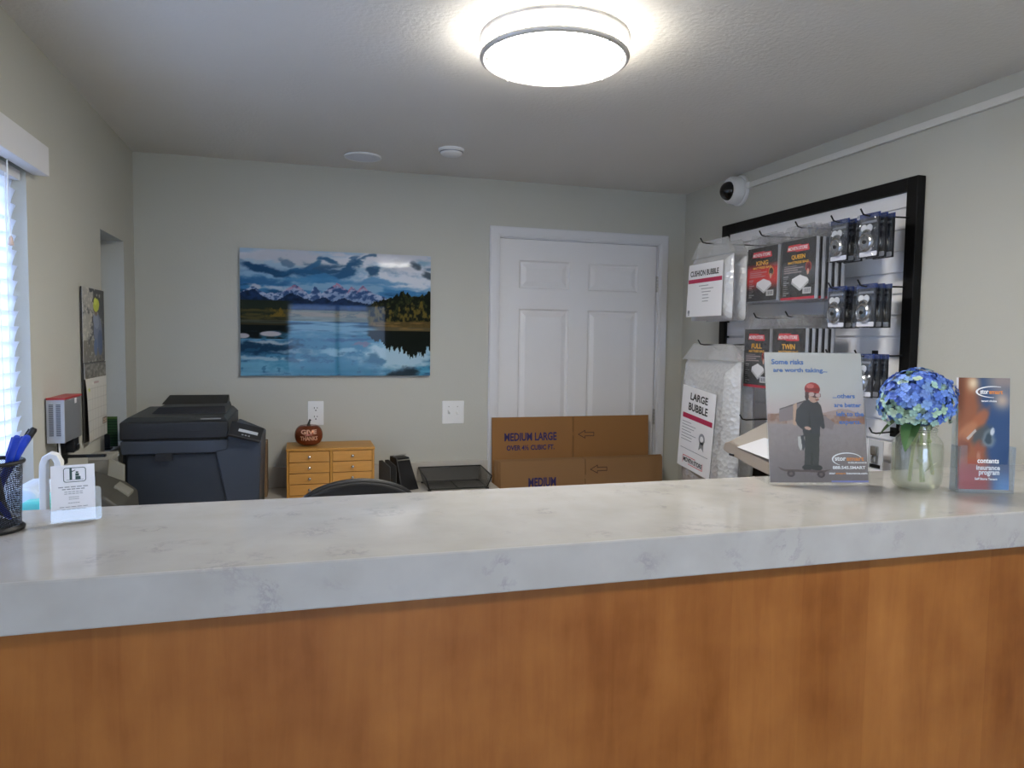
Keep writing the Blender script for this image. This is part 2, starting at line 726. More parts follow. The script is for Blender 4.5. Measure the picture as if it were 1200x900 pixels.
# edges and back
e = [(x0, z0), (x1, z0), (x1, z1), (x0, z1)]
for k in range(4):
    (a, b), (c_, d_) = e[k], e[(k + 1) % 4]
    d.add([(a, yf, b), (c_, yf, d_), (c_, yf + .04, d_), (a, yf + .04, b)], [(0, 1, 2, 3)])
d.add([(a, yf + .04, b) for a, b in e], [(3, 2, 1, 0)])
door = struct(d.build('door_1', DOORP))
for zz in (.28, 1.076, 1.825):
    h = MB()
    for k in range(5):
        h.tube([(1.934, YB + .004, zz - .045 + k * .018), (1.934, YB + .004, zz - .029 + k * .018)], .0065, 10)
    h.box((1.9285, YB + .008, zz - .045), (1.939, YB + .0105, zz + .045))
    h.build('hinge', STEEL, door, smooth=True)
# casing: three stepped mouldings per side
cs = MB()
for (o_, i_, t_) in ((.0, .050, .012), (.004, .038, .017), (.030, .046, .015)):
    cs.prism([(DX0 - .050 + .0 + o_, 0), (DX0 - .050 + i_ + .004, 0), (DX0 - .050 + i_ + .004, DZ1 + .050 - i_ - .004 + .0), (DX1 + .050 - i_ - .004, DZ1 + .050 - i_ - .004),
              (DX1 + .050 - i_ - .004, 0), (DX1 + .050 - o_, 0), (DX1 + .050 - o_, DZ1 + .050 - o_), (DX0 - .050 + o_, DZ1 + .050 - o_)], YB - t_, YB)
struct(cs.build('trim_3', TRIM, bevel=.002))
jb = MB()
jb.box((DX0, YB, 0), (DX0 + .009, YB + .14, DZ1))
jb.box((DX1 - .009, YB, 0), (DX1, YB + .14, DZ1))
jb.box((DX0 + .009, YB, DZ1 - .008), (DX1 - .009, YB + .14, DZ1))
jb.box((DX0 + .009, YB + .055, 0), (DX0 + .03, YB + .07, DZ1 - .008))
jb.box((DX1 - .03, YB + .055, 0), (DX1 - .009, YB + .07, DZ1 - .008))
struct(jb.build('trim_4', TRIM))

# ============================================================ RECEPTION COUNTER
ZT, YCF, YCB, TH = 1.20, 0.988, 1.398, 0.066
q = bpy.data.materials.new('veined_quartz')
q.use_nodes = True
nt = q.node_tree
b = nt.nodes['Principled BSDF']
tc = nt.nodes.new('ShaderNodeTexCoord')


def N(t, **k):
    n = nt.nodes.new(t)
    for a, v in k.items():
        n.inputs[a].default_value = v
    return n


L = lambda a, b_: nt.links.new(a, b_)
wn = N('ShaderNodeTexNoise', Scale=5.0, Detail=5.0)
L(tc.outputs['Object'], wn.inputs['Vector'])
ad = nt.nodes.new('ShaderNodeVectorMath')
ad.operation = 'MULTIPLY_ADD'
ad.inputs[1].default_value = (.12, .12, .12)
L(wn.outputs['Color'], ad.inputs[0])
L(tc.outputs['Object'], ad.inputs[2])
vn = N('ShaderNodeTexNoise', Scale=16.0, Detail=7.0, Roughness=.7)
L(ad.outputs[0], vn.inputs['Vector'])
ab = nt.nodes.new('ShaderNodeMath')
ab.operation = 'SUBTRACT'
ab.inputs[1].default_value = .5
L(vn.outputs['Fac'], ab.inputs[0])
a2 = nt.nodes.new('ShaderNodeMath')
a2.operation = 'ABSOLUTE'
L(ab.outputs[0], a2.inputs[0])
r1 = nt.nodes.new('ShaderNodeMapRange')
r1.inputs[1].default_value = 0
r1.inputs[2].default_value = .045
r1.inputs[3].default_value = 1
r1.inputs[4].default_value = 0
L(a2.outputs[0], r1.inputs[0])
mk = N('ShaderNodeTexNoise', Scale=13.0, Detail=3.0)
L(tc.outputs['Object'], mk.inputs['Vector'])
r2 = nt.nodes.new('ShaderNodeMapRange')
r2.inputs[1].default_value = .56
r2.inputs[2].default_value = .68
L(mk.outputs['Fac'], r2.inputs[0])
mu = nt.nodes.new('ShaderNodeMath')
mu.operation = 'MULTIPLY'
L(r1.outputs[0], mu.inputs[0])
L(r2.outputs[0], mu.inputs[1])
m3 = nt.nodes.new('ShaderNodeMath')
m3.operation = 'MULTIPLY'
m3.inputs[1].default_value = .42
L(mu.outputs[0], m3.inputs[0])
sp = N('ShaderNodeTexNoise', Scale=14.0, Detail=5.0)
L(tc.outputs['Object'], sp.inputs['Vector'])
bmx = nt.nodes.new('ShaderNodeMix')
bmx.data_type = 'RGBA'
bmx.inputs[6].default_value = (*lin(hx('9f9c97')), 1)
bmx.inputs[7].default_value = (*lin(hx('b5b3b0')), 1)
L(sp.outputs['Fac'], bmx.inputs[0])
cm = nt.nodes.new('ShaderNodeMix')
cm.data_type = 'RGBA'
cm.inputs[7].default_value = (*lin(hx('7d7884')), 1)
L(bmx.outputs[2], cm.inputs[6])
L(m3.outputs[0], cm.inputs[0])
L(cm.outputs[2], b.inputs['Base Color'])
b.inputs['Roughness'].default_value = .08
QUARTZ = q

wd = bpy.data.materials.new('maple_veneer')
wd.use_nodes = True
nt = wd.node_tree
b = nt.nodes['Principled BSDF']
tc = nt.nodes.new('ShaderNodeTexCoord')
mp = nt.nodes.new('ShaderNodeMapping')
mp.inputs['Scale'].default_value = (1, 1, .10)
L(tc.outputs['Object'], mp.inputs[0])
g1 = N('ShaderNodeTexNoise', Scale=38.0, Detail=6.0, Roughness=.6, Distortion=.6)
L(mp.outputs[0], g1.inputs['Vector'])
mp2 = nt.nodes.new('ShaderNodeMapping')
mp2.inputs['Scale'].default_value = (1, 1, .25)
L(tc.outputs['Object'], mp2.inputs[0])
g2 = N('ShaderNodeTexNoise', Scale=5.5, Detail=3.0)
L(mp2.outputs[0], g2.inputs['Vector'])
# blotchy figure
g3 = N('ShaderNodeTexNoise', Scale=11.0, Detail=4.0)
L(tc.outputs['Object'], g3.inputs['Vector'])
# veneer flitches of about 13 cm
sx = nt.nodes.new('ShaderNodeSeparateXYZ')
L(tc.outputs['Object'], sx.inputs[0])
fl_ = nt.nodes.new('ShaderNodeMath')
fl_.operation = 'MULTIPLY'
fl_.inputs[1].default_value = 7.3
L(sx.outputs[0], fl_.inputs[0])
f2 = nt.nodes.new('ShaderNodeMath')
f2.operation = 'FLOOR'
L(fl_.outputs[0], f2.inputs[0])
wn = nt.nodes.new('ShaderNodeTexWhiteNoise')
wn.noise_dimensions = '1D'
L(f2.outputs[0], wn.inputs['W'])


def mathn(op, a, b_):
    n = nt.nodes.new('ShaderNodeMath')
    n.operation = op
    for i, s_ in enumerate((a, b_)):
        if isinstance(s_, (int, float)):
            n.inputs[i].default_value = s_
        else:
            L(s_, n.inputs[i])
    return n.outputs[0]


t = mathn('ADD', mathn('MULTIPLY', g1.outputs['Fac'], .26), mathn('MULTIPLY', g2.outputs['Fac'], .46))
t = mathn('ADD', t, mathn('MULTIPLY', wn.outputs['Value'], .09))
t = mathn('ADD', t, mathn('MULTIPLY', g3.outputs['Fac'], .30))
cr = nt.nodes.new('ShaderNodeValToRGB')
cr.color_ramp.elements[0].position = .34
cr.color_ramp.elements[0].color = (*lin(hx('743e10')), 1)
cr.color_ramp.elements[1].position = .78
cr.color_ramp.elements[1].color = (*lin(hx('aa6f36')), 1)
L(t, cr.inputs[0])
L(cr.outputs[0], b.inputs['Base Color'])
b.inputs['Roughness'].default_value = .45
b.inputs['Specular IOR Level'].default_value = .25
MAPLE = wd

ct = thing('reception_counter', 'long reception counter with veined white quartz top and maple veneer front', 'counter', (0.68, 1.2, 0))
top = MB().box((XL + .004, YCF, ZT - TH), (XR - .004, YCB, ZT), Matrix.Translation((-.68, -1.2, 0))).build('countertop', QUARTZ, ct, bevel=.003)
fr = MB()
fr.box((XL + .016, 1.016, 0.0), (XR - .016, 1.036, ZT - TH), Matrix.Translation((-.68, -1.2, 0)))
fr.build('front_panel', MAPLE, ct)
bk_ = MB()
bk_.box((XL + .016, 1.037, 0.0), (XR - .016, 1.12, ZT - TH), Matrix.Translation((-.68, -1.2, 0)))
bk_.build('inner_wall', WALL, ct)
# small corbels carrying the overhang at the staff side
for xx in (-.5, .5, 1.5):
    MB().prism([(1.12 - 1.2, ZT - TH), (1.33 - 1.2, ZT - TH), (1.33 - 1.2, ZT - TH - .02), (1.12 - 1.2, ZT - TH - .16)], xx - .68 - .012, xx - .68 + .012, axis='x').build('bracket', TRIM, ct)

# ============================================================ BACK DESK (L shaped)
LAM = mat('desk_laminate', 'b9b4ab', .45, var=.03, vscale=40)
dk = thing('office_desk', 'pale laminate office desk running along the back wall with low backsplash', 'desk', (.1, 3.4, 0))
mv = Matrix.Translation((-.1, -3.4, 0))
m_ = MB()
m_.prism([(XL + .016, YB - .016), (XL + .016, 1.7), (-.16, 1.7), (-.16, 3.06), (.953, 3.06), (.953, YB - .016)], .73, .76, mv, axis='z')
m_.build('desktop', LAM, dk, bevel=.003)
MB().box((XL + .03, YB - .02, .76), (.953, YB - .002, .862), mv).build('backsplash', LAM, dk, bevel=.002)
for a, c_ in (((-.70, 1.74, 0), (-.20, 1.76, .73)), ((-.19, 3.12, 0), (-.17, 3.66, .73)), ((.925, 3.10, 0), (.945, 3.66, .73))):
    MB().box(a, c_, mv).build('leg', LAM, dk)

# ============================================================ CEILING LIGHTS
DIFF_F = emit_mat('lamp_diffuser_front', (1.0, .955, .87), LAMP_FRONT)
DIFF_SIDE = emit_mat('lamp_diffuser_side', (1.0, .96, .88), LAMP_FRONT * .22)
DIFF_R = emit_mat('lamp_diffuser_rear', (1.0, .955, .87), LAMP_REAR)


RINGM = mat('brushed_nickel', 'd9d6d2', .5, metal=.4, var=.01)


def ceiling_lamp(x, y, label, dm):
    r = thing('ceiling_light', label, 'light', (x, y, ZC), group='round flush ceiling lights')
    MB().lathe([(.17, -.012), (.17, 0)], 48).build('mounting_plate', WHITEP, r, smooth=True)
    prof = [(.184, -.013), (.186, -.052), (.182, -.062), (.165, -.071), (.13, -.079), (.07, -.085), (.0001, -.087)]
    df = MB()
    df.m = 1
    df.lathe(prof[:2], 64, cap=False)
    df.m = 0
    df.lathe(prof[1:], 64, cap=False)
    df.build('diffuser', [dm, DIFF_SIDE], r, smooth=True, ang=80)
    for z_, rr_ in ((-.014, .1985), (-.064, .1965)):
        MB().tube([(rr_ * math.cos(a), rr_ * math.sin(a), z_) for a in [2 * PI * k / 72 for k in range(72)]], .0078, 10, closed=True).build('ring', RINGM, r, smooth=True)
    for k in range(4):
        a = math.radians(25 + 90 * k)
        c_, s_ = math.cos(a) * .198, math.sin(a) * .198
        MB().tube([(c_, s_, -.014), (c_, s_, -.068)], .0022, 8).ball((c_, s_, -.07), .005, 8).build('post', STEEL, r, smooth=True)
    return r


ceiling_lamp(.671, 1.922, 'lit round flush ceiling light with two nickel rings above the counter', DIFF_F)
ceiling_lamp(.93, -.30, 'lit round ceiling light of the customer area, mirrored in the scenic picture', DIFF_R)

# recessed speaker + smoke detector
sp_ = thing('ceiling_speaker', 'flat round white grille set in the ceiling, nearer the back wall', 'speaker', (.279, 3.44, ZC))
MB().lathe([(.083, -.001), (.083, -.006), (.074, -.008), (.0001, -.0075)], 40).build('grille', mat('grille_grey', 'e2e5ec', .6), sp_, smooth=True)
MB().tube([(.081 * math.cos(a), .081 * math.sin(a), -.006) for a in [2 * PI * k / 40 for k in range(40)]], .004, 8, closed=True).build('rim', WHITEP, sp_, smooth=True)
sd = thing('smoke_detector', 'small round white smoke detector on the ceiling', 'smoke detector', (.641, 3.187, ZC))
MB().lathe([(.057, 0), (.057, -.008), (.053, -.012)], 40).build('base', WHITEP, sd, smooth=True)
MB().lathe([(.050, -.011), (.047, -.022), (.036, -.029), (.0001, -.031)], 40).build('cover', WHITEP, sd, smooth=True)
MB().lathe([(.0515, -.013), (.050, -.016)], 40).build('vent_slot', INK_GREY, sd, smooth=True)

# ============================================================ BLIND
bl = thing('window_blind', 'white horizontal slat blind with box valance in the left window', 'window blind', (XL, 1.62, 1.95))
mv = Matrix.Translation((-XL, -1.62, -1.95))
MB().box((XL + .001, .86, 1.95), (XL + .042, 2.40, 2.032), mv).build('valance', TRIM, bl, bevel=.002)
SLAT = bpy.data.materials.new('blind_slat')
SLAT.use_nodes = True
nt = SLAT.node_tree
b = nt.nodes['Principled BSDF']
b.inputs['Base Color'].default_value = (.80, .82, .86, 1)
b.inputs['Roughness'].default_value = .4
tl = nt.nodes.new('ShaderNodeBsdfTranslucent')
tl.inputs[0].default_value = (.88, .91, .96, 1)
mx = nt.nodes.new('ShaderNodeMixShader')
mx.inputs[0].default_value = .75
nt.links.new(b.outputs[0], mx.inputs[1])
nt.links.new(tl.outputs[0], mx.inputs[2])
nt.links.new(mx.outputs[0], nt.nodes['Material Output'].inputs[0])
sl = MB()
pr = []
for k in range(6):
    a = -.025 + .05 * k / 5
    pr.append((a, .003 * (1 - (a / .025) ** 2) + .0012))
for k in range(5, -1, -1):
    a = -.025 + .05 * k / 5
    pr.append((a, .003 * (1 - (a / .025) ** 2) - .0012))
sl.prism(pr, -.7215, .7215, axis='y')
slat0 = None
XS = -.033
for k in range(23):
    z_ = 1.915 - k * .042 - 1.95
    if slat0 is None:
        o = sl.build('slat', SLAT, bl, smooth=True, loc=(XS, 0, z_), rot=(0, math.radians(-74), 0))
        slat0 = o
    else:
        o = slat0.copy()
        C.objects.link(o)
        o.parent = bl
        o.location = (XS, 0, z_)
MB().box((XS - .025, -.715, -.028), (XS + .022, .715, -.002)).build('head_rail', TRIM, bl)
for yy in (-.60, .02, .60):
    MB().tube([(XS + .024, yy, -.03), (XS + .024, yy, -.965)], .0012, 6).build('ladder_cord', WHITEP, bl)
cd = MB().tube([(.012, .555, -.004), (.010, .56, -.10), (.012, .565, -.20)], .0016, 6).build('pull_cord', WHITEP, bl, smooth=True)
MB().lathe([(.002, .012), (.005, .006), (.007, -.012), (.0001, -.014)], 12, Matrix.Translation((.012, .565, -.21))).build('tassel', mat('tassel', 'c9b0a0', .5), cd, smooth=True)
MB().tube([(.006, .50, -.004), (.006, .505, -.5), (.006, .51, -.80)], .0012, 6).build('pull_cord', WHITEP, bl, smooth=True)

# ============================================================ SCENIC PICTURE
def lake(c):
    u, v = c.u, c.v
    nx = fbm(u * 7, v * 9, 51, 5) - .5
    ny = fbm(u * 7 + 9, v * 9, 57, 5) - .5
    fine = fbm(u * 26, v * 34, 5, 5)

    def blob(cx, cy, rx, ry, rot, col, a=1.0, soft=.5, wob=.15, mask=None):
        r = math.radians(rot)
        du, dv = (u - cx + nx * wob) * 1.5, v - cy + ny * wob * .8
        p = du * math.cos(r) + dv * math.sin(r)
        q = -du * math.sin(r) + dv * math.cos(r)
        d = np.sqrt((p / (rx * 1.5)) ** 2 + (q / ry) ** 2) + (fine - .5) * .9
        m = 1 - sm(d, 1 - soft, 1 + soft * .4)
        if mask is not None:
            m = m * mask
        c.put(m, col, a)
    n = fbm(u * 5 + .4 * nx, v * 18, 1, 6)
    # evening sky: pale lilac grey above, blue below
    top = np.array(hx('c2c5ce'))
    mid = np.array(hx('3f79a6'))
    k = sm(v, .74, .94)[..., None]
    c.c = mid * (1 - k) + top * k
    k = (sm(n, .47, .62) * .75)[..., None]
    c.c = c.c * (1 - k) + np.array(hx('93b2cb')) * k
    k = ((1 - sm(n, .30, .44)) * (1 - sm(v, .86, .96)) * .8)[..., None]
    c.c = c.c * (1 - k) + np.array(hx('21486a')) * k
    sky = [(.83, .78, .24, .075, -4, 'd6dae2', .95), (.62, .93, .30, .05, 0, 'cfd2da', .9), (.22, .95, .26, .05, 0, 'b6bac4', .9), (.90, .90, .16, .06, 0, 'd8dae2', .9),
           (.14, .85, .17, .035, -12, '1f4468', .95), (.30, .83, .12, .03, -4, '2c5c84', .9), (.10, .75, .16, .05, 0, '2f628e', .9), (.36, .90, .07, .03, 30, '35658c', .85),
           (.46, .93, .06, .03, -20, '2f5d84', .9), (.55, .86, .13, .035, 28, '2d5a80', .95), (.68, .84, .045, .05, 10, '2f5676', .95), (.60, .94, .035, .03, 40, '3a6185', .8),
           (.70, .76, .16, .03, 0, '4e86b2', .8), (.38, .77, .16, .03, 0, '4280ae', .8), (.80, .72, .12, .02, 0, '5a8fb8', .7), (.08, .70, .05, .02, 0, 'c9c6cc', .8),
           (.20, .70, .10, .018, 0, 'aebccb', .8), (.22, .91, .02, .045, 0, '4a6a88', .7), (.92, .92, .05, .04, 0, '3c4a55', .85), (.99, .84, .04, .05, 0, '3f4c57', .85), (.97, .94, .06, .04, 0, '5d8cab', .5),
           (.66, .96, .03, .02, 20, '3c5f80', .8)]
    for cx, cy, rx, ry, rot, col, a in sky:
        blob(cx, cy, rx, ry, rot, col, a)

    def ridge(x, pts, rough, seed):
        xs_, ys_ = zip(*pts)
        return np.interp(x, xs_, ys_) + (fbm(x * 26, x * 0 + seed, seed, 5) - .5) * rough
    r0 = ridge(u, [(0, .66), (.07, .705), (.13, .645), (.20, .655), (.27, .725), (.31, .70), (.345, .65), (.375, .725), (.41, .665), (.46, .715), (.49, .745), (.53, .71), (.55, .70), (.565, .73), (.60, .70), (.625, .735), (.66, .69), (.73, .65), (.80, .62), (1, .58)], .030, 3)
    mtn = v < r0
    g = fbm(u * 44 + v * 16, v * 40 - u * 16, 8, 5)
    dpt = np.clip((r0 - v) / .09, 0, 1)
    mc = np.array(hx('34507a')) * (1 - sm(g, .38, .58))[..., None] + np.array(hx('7c92b4')) * sm(g, .38, .58)[..., None]
    k = (sm(g, .50, .62) * (1 - dpt))[..., None]
    mc = mc * (1 - k) + np.array(hx('a9b4cc')) * k
    c.c = np.where(mtn[..., None], mc, c.c)
    for cx, wd_ in ((.27, .035), (.49, .035), (.555, .02), (.622, .035)):
        rm = mtn * np.exp(-((u - cx) / wd_) ** 2) * (1 - sm(r0 - v, .005, .038)) * sm(g, .36, .5)
        c.put(rm, 'a8708a', .85)
    r1 = ridge(u, [(0, .66), (.06, .685), (.12, .62), (.18, .60), (.26, .665), (.32, .62), (.36, .60), (.42, .64), (.47, .60), (.53, .64), (.58, .60), (.70, .58), (1, .56)], .035, 31)
    f = v < r1
    fc = np.array(hx('1a2b48')) + (g[..., None] - .45) * np.array([26, 42, 74])
    c.c = np.where(f[..., None], fc, c.c)
    c.put((1 - sm(abs(v - .555), .012, .03)) * f, '2c5288', .6)
    hz = fbm(u * 14, v * 80, 14, 5)
    # middle: far shore, hazy meadow, open water
    md = v < .53
    mc = np.array(hx('4b5a5e')) * (1 - hz)[..., None] + np.array(hx('8f9a96')) * hz[..., None]
    c.c = np.where(md[..., None], mc, c.c)
    c.put((1 - sm(abs(v - .495), .012, .03)) * (hz > .4), '9a8b7c', .6)
    wt = v < .44
    g2 = fbm(u * 6, v * 55, 21, 5)
    mc = np.array(hx('244c6c')) * (1 - sm(g2, .3, .62))[..., None] + np.array(hx('6c9ab6')) * sm(g2, .3, .62)[..., None]
    c.c = np.where(wt[..., None], mc, c.c)
    # left shore
    ls = (1 - sm(u + nx * .05, .22, .27))
    c.put((v < .60) * (v > .44) * ls, '232a20', .95)
    c.put((v < .53) * (v > .44) * ls * sm(hz, .3, .6), '4c4628', .9)
    c.put(((v < .50 + .09 * (fbm(u * 60, u * 0, 4, 3) - .2)) & (v > .47)) * sm(u + nx * .2, .08, .14) * (1 - sm(u + nx * .1, .22, .27)) * sm(fbm(u * 50, v * 40, 44, 3), .35, .6), '7c6424', .75)
    c.put((v < .42) * (v > .29) * ls, '0e1312', .95)
    c.put(((v <= .44) & (v > .40)) * ls, '3a3522', .8)
    # right trees and bank
    th = np.interp(u, [.64, .70, .75, .80, .84, .90, .95, 1], [.58, .615, .64, .66, .69, .66, .68, .70]) + (fbm(u * 85, u * 0, 17, 3) - .5) * .06
    rs = sm(u + nx * .03, .64, .67)
    tg = fbm(u * 80, v * 36, 19, 4)
    c.put((v < th) * (v > .40) * rs, '141a12', 1.0)
    c.put((v < th) * (v > .40) * rs * sm(tg, .45, .7), '3a3f20', .8)
    th2 = .54 + (fbm(u * 40, u * 0 + 2, 27, 3) - .42) * .22
    c.put((v < th2) * (v > .42) * rs * sm(tg, .35, .6), '6f5f28', .8)
    c.put(((v < .45 + .03 * nx) & (v > .36)) * sm(u, .64, .74), '5a4a2a', .9)
    c.put(((v < .45) & (v > .38)) * rs * sm(hz, .5, .7), '8a6c38', .7)
    # foreground water with the sky mirrored
    fo = v < .36
    for cx, cy, rx, ry, rot, col, a in [(.5, .18, .6, .20, 0, '417d9f', .95), (.82, .16, .22, .12, 0, 'aac6d4', .95), (.10, .22, .22, .06, 4, '17344e', .95), (.12, .13, .2, .018, 0, '9fb6c4', .8), (.28, .20, .1, .02, 0, '88a9bd', .7),
                                        (.16, .27, .1, .012, 0, 'b0bcc6', .8), (.35, .15, .10, .04, -30, '3c6f8f', .85), (.48, .20, .10, .03, 0, '9cc0d2', .7), (.68, .14, .045, .05, 0, '33637f', .9), (.22, .12, .03, .05, 0, '2e5876', .8),
                                        (.55, .30, .14, .02, 0, '30597e', .8), (.60, .26, .06, .012, 0, '8d6d86', .6), (.10, .05, .3, .06, 0, '6aa3bd', .8), (.45, .06, .3, .06, 0, '3a7c9c', .8), (.95, .04, .1, .05, 0, '4f97b4', .8)]:
        blob(cx, cy, rx, ry, rot, col, a, mask=fo * 1.0)
    c.put(fo * sm(fine, .60, .68) * (v < .25) * (u < .62), '2a5a78', .55)
    c.put((1 - sm(((u - .15) / .055) ** 2 + ((v - .333) / .020) ** 2, .7, 1.2)) + (1 - sm(((u - .01) / .035) ** 2 + ((v - .315) / .020) ** 2, .7, 1.2)), 'b4b0b6', .95)
    tb = .34 - np.interp(u, [.64, .7, .8, .86, .92, 1], [.0, .06, .12, .15, .17, .13]) * (.4 + 1.1 * fbm(u * 75, u * 0, 41, 3))
    c.put((v < .375) * (v > tb) * rs, '10150f', .97)
    blob(.84, .03, .10, .05, 0, '28343c', .95)


pic = thing('scenic_picture', 'frameless glossy picture of snowy mountains mirrored in a lake, on the back wall', 'picture', (-.275, YB - .022, 1.311))
paint('printed_face', .915, .609, 300, 200, lake, paint_mat('gloss_print', .35, .16, .02), pic, thick=.0012, back=WHITEP, y=-.0006)
MB().box((.0005, .0008, .0005), (.9145, .0215, .6085)).build('backing_board', mat('board_edge', '3a4650', .5), pic)

# ============================================================ OUTLET + SWITCH
op = thing('wall_outlet', 'white duplex electrical outlet on the back wall, behind the copper pumpkin', 'outlet', (.072, YB, 1.124))
MB().prism(rrect(-.038, -.060, .038, .060, .004), -.006, 0).build('cover_plate', WHITEP, op, bevel=.0015)
for zz in (.0215, -.0215):
    s_ = MB().prism(rrect(-.017, zz - .0145, .017, zz + .0145, .009), -.008, -.005).build('socket', WHITEP, op)
    h_ = MB()
    h_.box((-.0085, -.0088, zz + .001), (-.0055, -.0079, zz + .009)).box((.0055, -.0088, zz + .002), (.0085, -.0079, zz + .008))
    h_.prism([(.0032 * math.cos(a), zz - .0075 + .0032 * math.sin(a)) for a in [2 * PI * k / 12 for k in range(12)]], -.0088, -.0079)
    h_.build('slot', INK_BLACK, s_)
sw = thing('light_switch', 'white double toggle light switch left of the white door', 'light switch', (.766, YB, 1.118))
MB().prism(rrect(-.058, -.060, .058, .060, .004), -.006, 0).build('cover_plate', WHITEP, sw, bevel=.0015)
for xx, up in ((-.023, 1), (.023, -1)):
    MB().hexa([(xx - .005, -.018, up * .004 - .003), (xx + .005, -.018, up * .004 - .003), (xx + .005, -.005, -.010), (xx - .005, -.005, -.010)],
              [(xx - .004, -.018, up * .009 + .003), (xx + .004, -.018, up * .009 + .003), (xx + .005, -.005, .010), (xx - .005, -.005, .010)]).build('toggle', WHITEP, sw)
    MB().prism([(xx + .003 * math.cos(a), .0 + .003 * math.sin(a)) for a in [2 * PI * k / 10 for k in range(10)]], -.0075, -.0055, Matrix.Translation((0, 0, .030 * 1))).build('screw', STEEL, sw)

# ============================================================ DRAWER CABINET + PUMPKIN
OAK = mat('honey_wood', 'bf8a3e', .45, var=.14, vscale=6)
nt = OAK.node_tree
OAKD = mat('honey_wood_drawer', 'c9924a', .45, var=.18, vscale=8)
for M_ in (OAK, OAKD):
    nt = M_.node_tree
    nz = [n for n in nt.nodes if n.type == 'TEX_NOISE'][0]
    tc_ = [n for n in nt.nodes if n.type == 'TEX_COORD'][0]
    mp = nt.nodes.new('ShaderNodeMapping')
    mp.inputs['Scale'].default_value = (1.5, 4, 14)
    nt.links.new(tc_.outputs['Object'], mp.inputs[0])
    nt.links.new(mp.outputs[0], nz.inputs['Vector'])
cab = thing('desktop_drawer_cabinet', 'honey wood desktop cabinet of eight small drawers on the back desk', 'drawer cabinet', (.135, 3.43, .761))
W_, H_, DP = .396, .228, .22
m_ = MB()
m_.box((-W_ / 2, 0, 0), (-W_ / 2 + .010, DP, H_ - .012)).box((W_ / 2 - .010, 0, 0), (W_ / 2, DP, H_ - .012))
m_.box((-W_ / 2 - .002, -.003, H_ - .012), (W_ / 2 + .002, DP, H_)).box((-W_ / 2 + .01, 0, 0), (W_ / 2 - .01, DP, .010))
m_.box((-.006, 0, .01), (.006, DP, H_ - .012)).box((-W_ / 2 + .01, DP - .01, .01), (W_ / 2 - .01, DP, H_ - .012))
m_.build('carcass', OAK, cab, bevel=.0012)
hh = (H_ - .024) / 4
for cxx in (-1, 1):
    for k in range(4):
        X0 = (-W_ / 2 + .0115) if cxx < 0 else .0075
        X1 = -.0075 if cxx < 0 else (W_ / 2 - .0115)
        Z0 = .011 + k * hh
        dr = MB().box((X0, .002, Z0 + .001), (X1, .018, Z0 + hh - .002)).build('drawer', OAKD, cab, bevel=.001)
        mx_, mz_ = (X0 + X1) / 2, Z0 + hh / 2
        MB().lathe([(.003, 0), (.003, .006), (.0065, .010), (.0065, .014), (.003, .017), (.0001, .0175)], 14,
                   Matrix.Translation((mx_, .002, mz_)) @ Matrix.Rotation(PI / 2, 4, 'X')).build('knob', CHROME, dr, smooth=True)

PMP = mat('copper_glass', '8a4a30', .22, metal=.55, var=.25, vscale=30)
pk = thing('ornamental_pumpkin', 'small copper ornamental pumpkin with stem, lettered in pale writing, on the drawer cabinet', 'pumpkin', (.036, 3.52, .9895))
m_ = MB()
vs, fs = [], []
nr, ns = 20, 48
for i in range(nr + 1):
    a = PI * i / nr
    for k in range(ns):
        q_ = 2 * PI * k / ns
        lob = 1 - .055 * abs(math.cos(q_ * 4)) ** 6 * math.sin(a)
        r_ = .066 * (math.sin(a) ** .72 if 0 < i < nr else 0.02) * lob
        z_ = .052 - .052 * math.cos(a) * (1 - .16 * math.exp(-(math.sin(a) * 3) ** 2))
        vs.append((r_ * math.cos(q_), r_ * math.sin(q_), z_))
for i in range(nr):
    for k in range(ns):
        l = (k + 1) % ns
        fs.append((i * ns + k, i * ns + l, (i + 1) * ns + l, (i + 1) * ns + k))
m_.add(vs, fs).build('body', PMP, pk, smooth=True, ang=80)
MB().tube([(0, 0, .092), (.001, 0, .104), (.004, 0, .116), (.008, 0, .124)], [.010, .006, .0045, .0055], 10).build('stem', mat('stem_green', '1f2420', .6), pk, smooth=True)
t_ = MB()
for body, z_, h_, wd_ in (('GIVE', .062, .020, .074), ('THANKS', .032, .020, .082)):
    V, F, bw, bh, bx, by = text_mesh(body)
    vv = []
    for p in V:
        x_ = -wd_ / 2 + (p[0] - bx) / bw * wd_
        zz = z_ + (p[1] - by) / bh * h_
        cz = min(1, abs(zz - .052) / .053)
        R_ = .0672 * max(.2, (1 - cz ** 2)) ** .36
        q_ = x_ / R_
        vv.append((R_ * math.sin(q_), -R_ * math.cos(q_), zz))
    t_.add(vv, F)
t_.build('lettering', mat('pale_gold_ink', 'c99a7c', .5), pk)

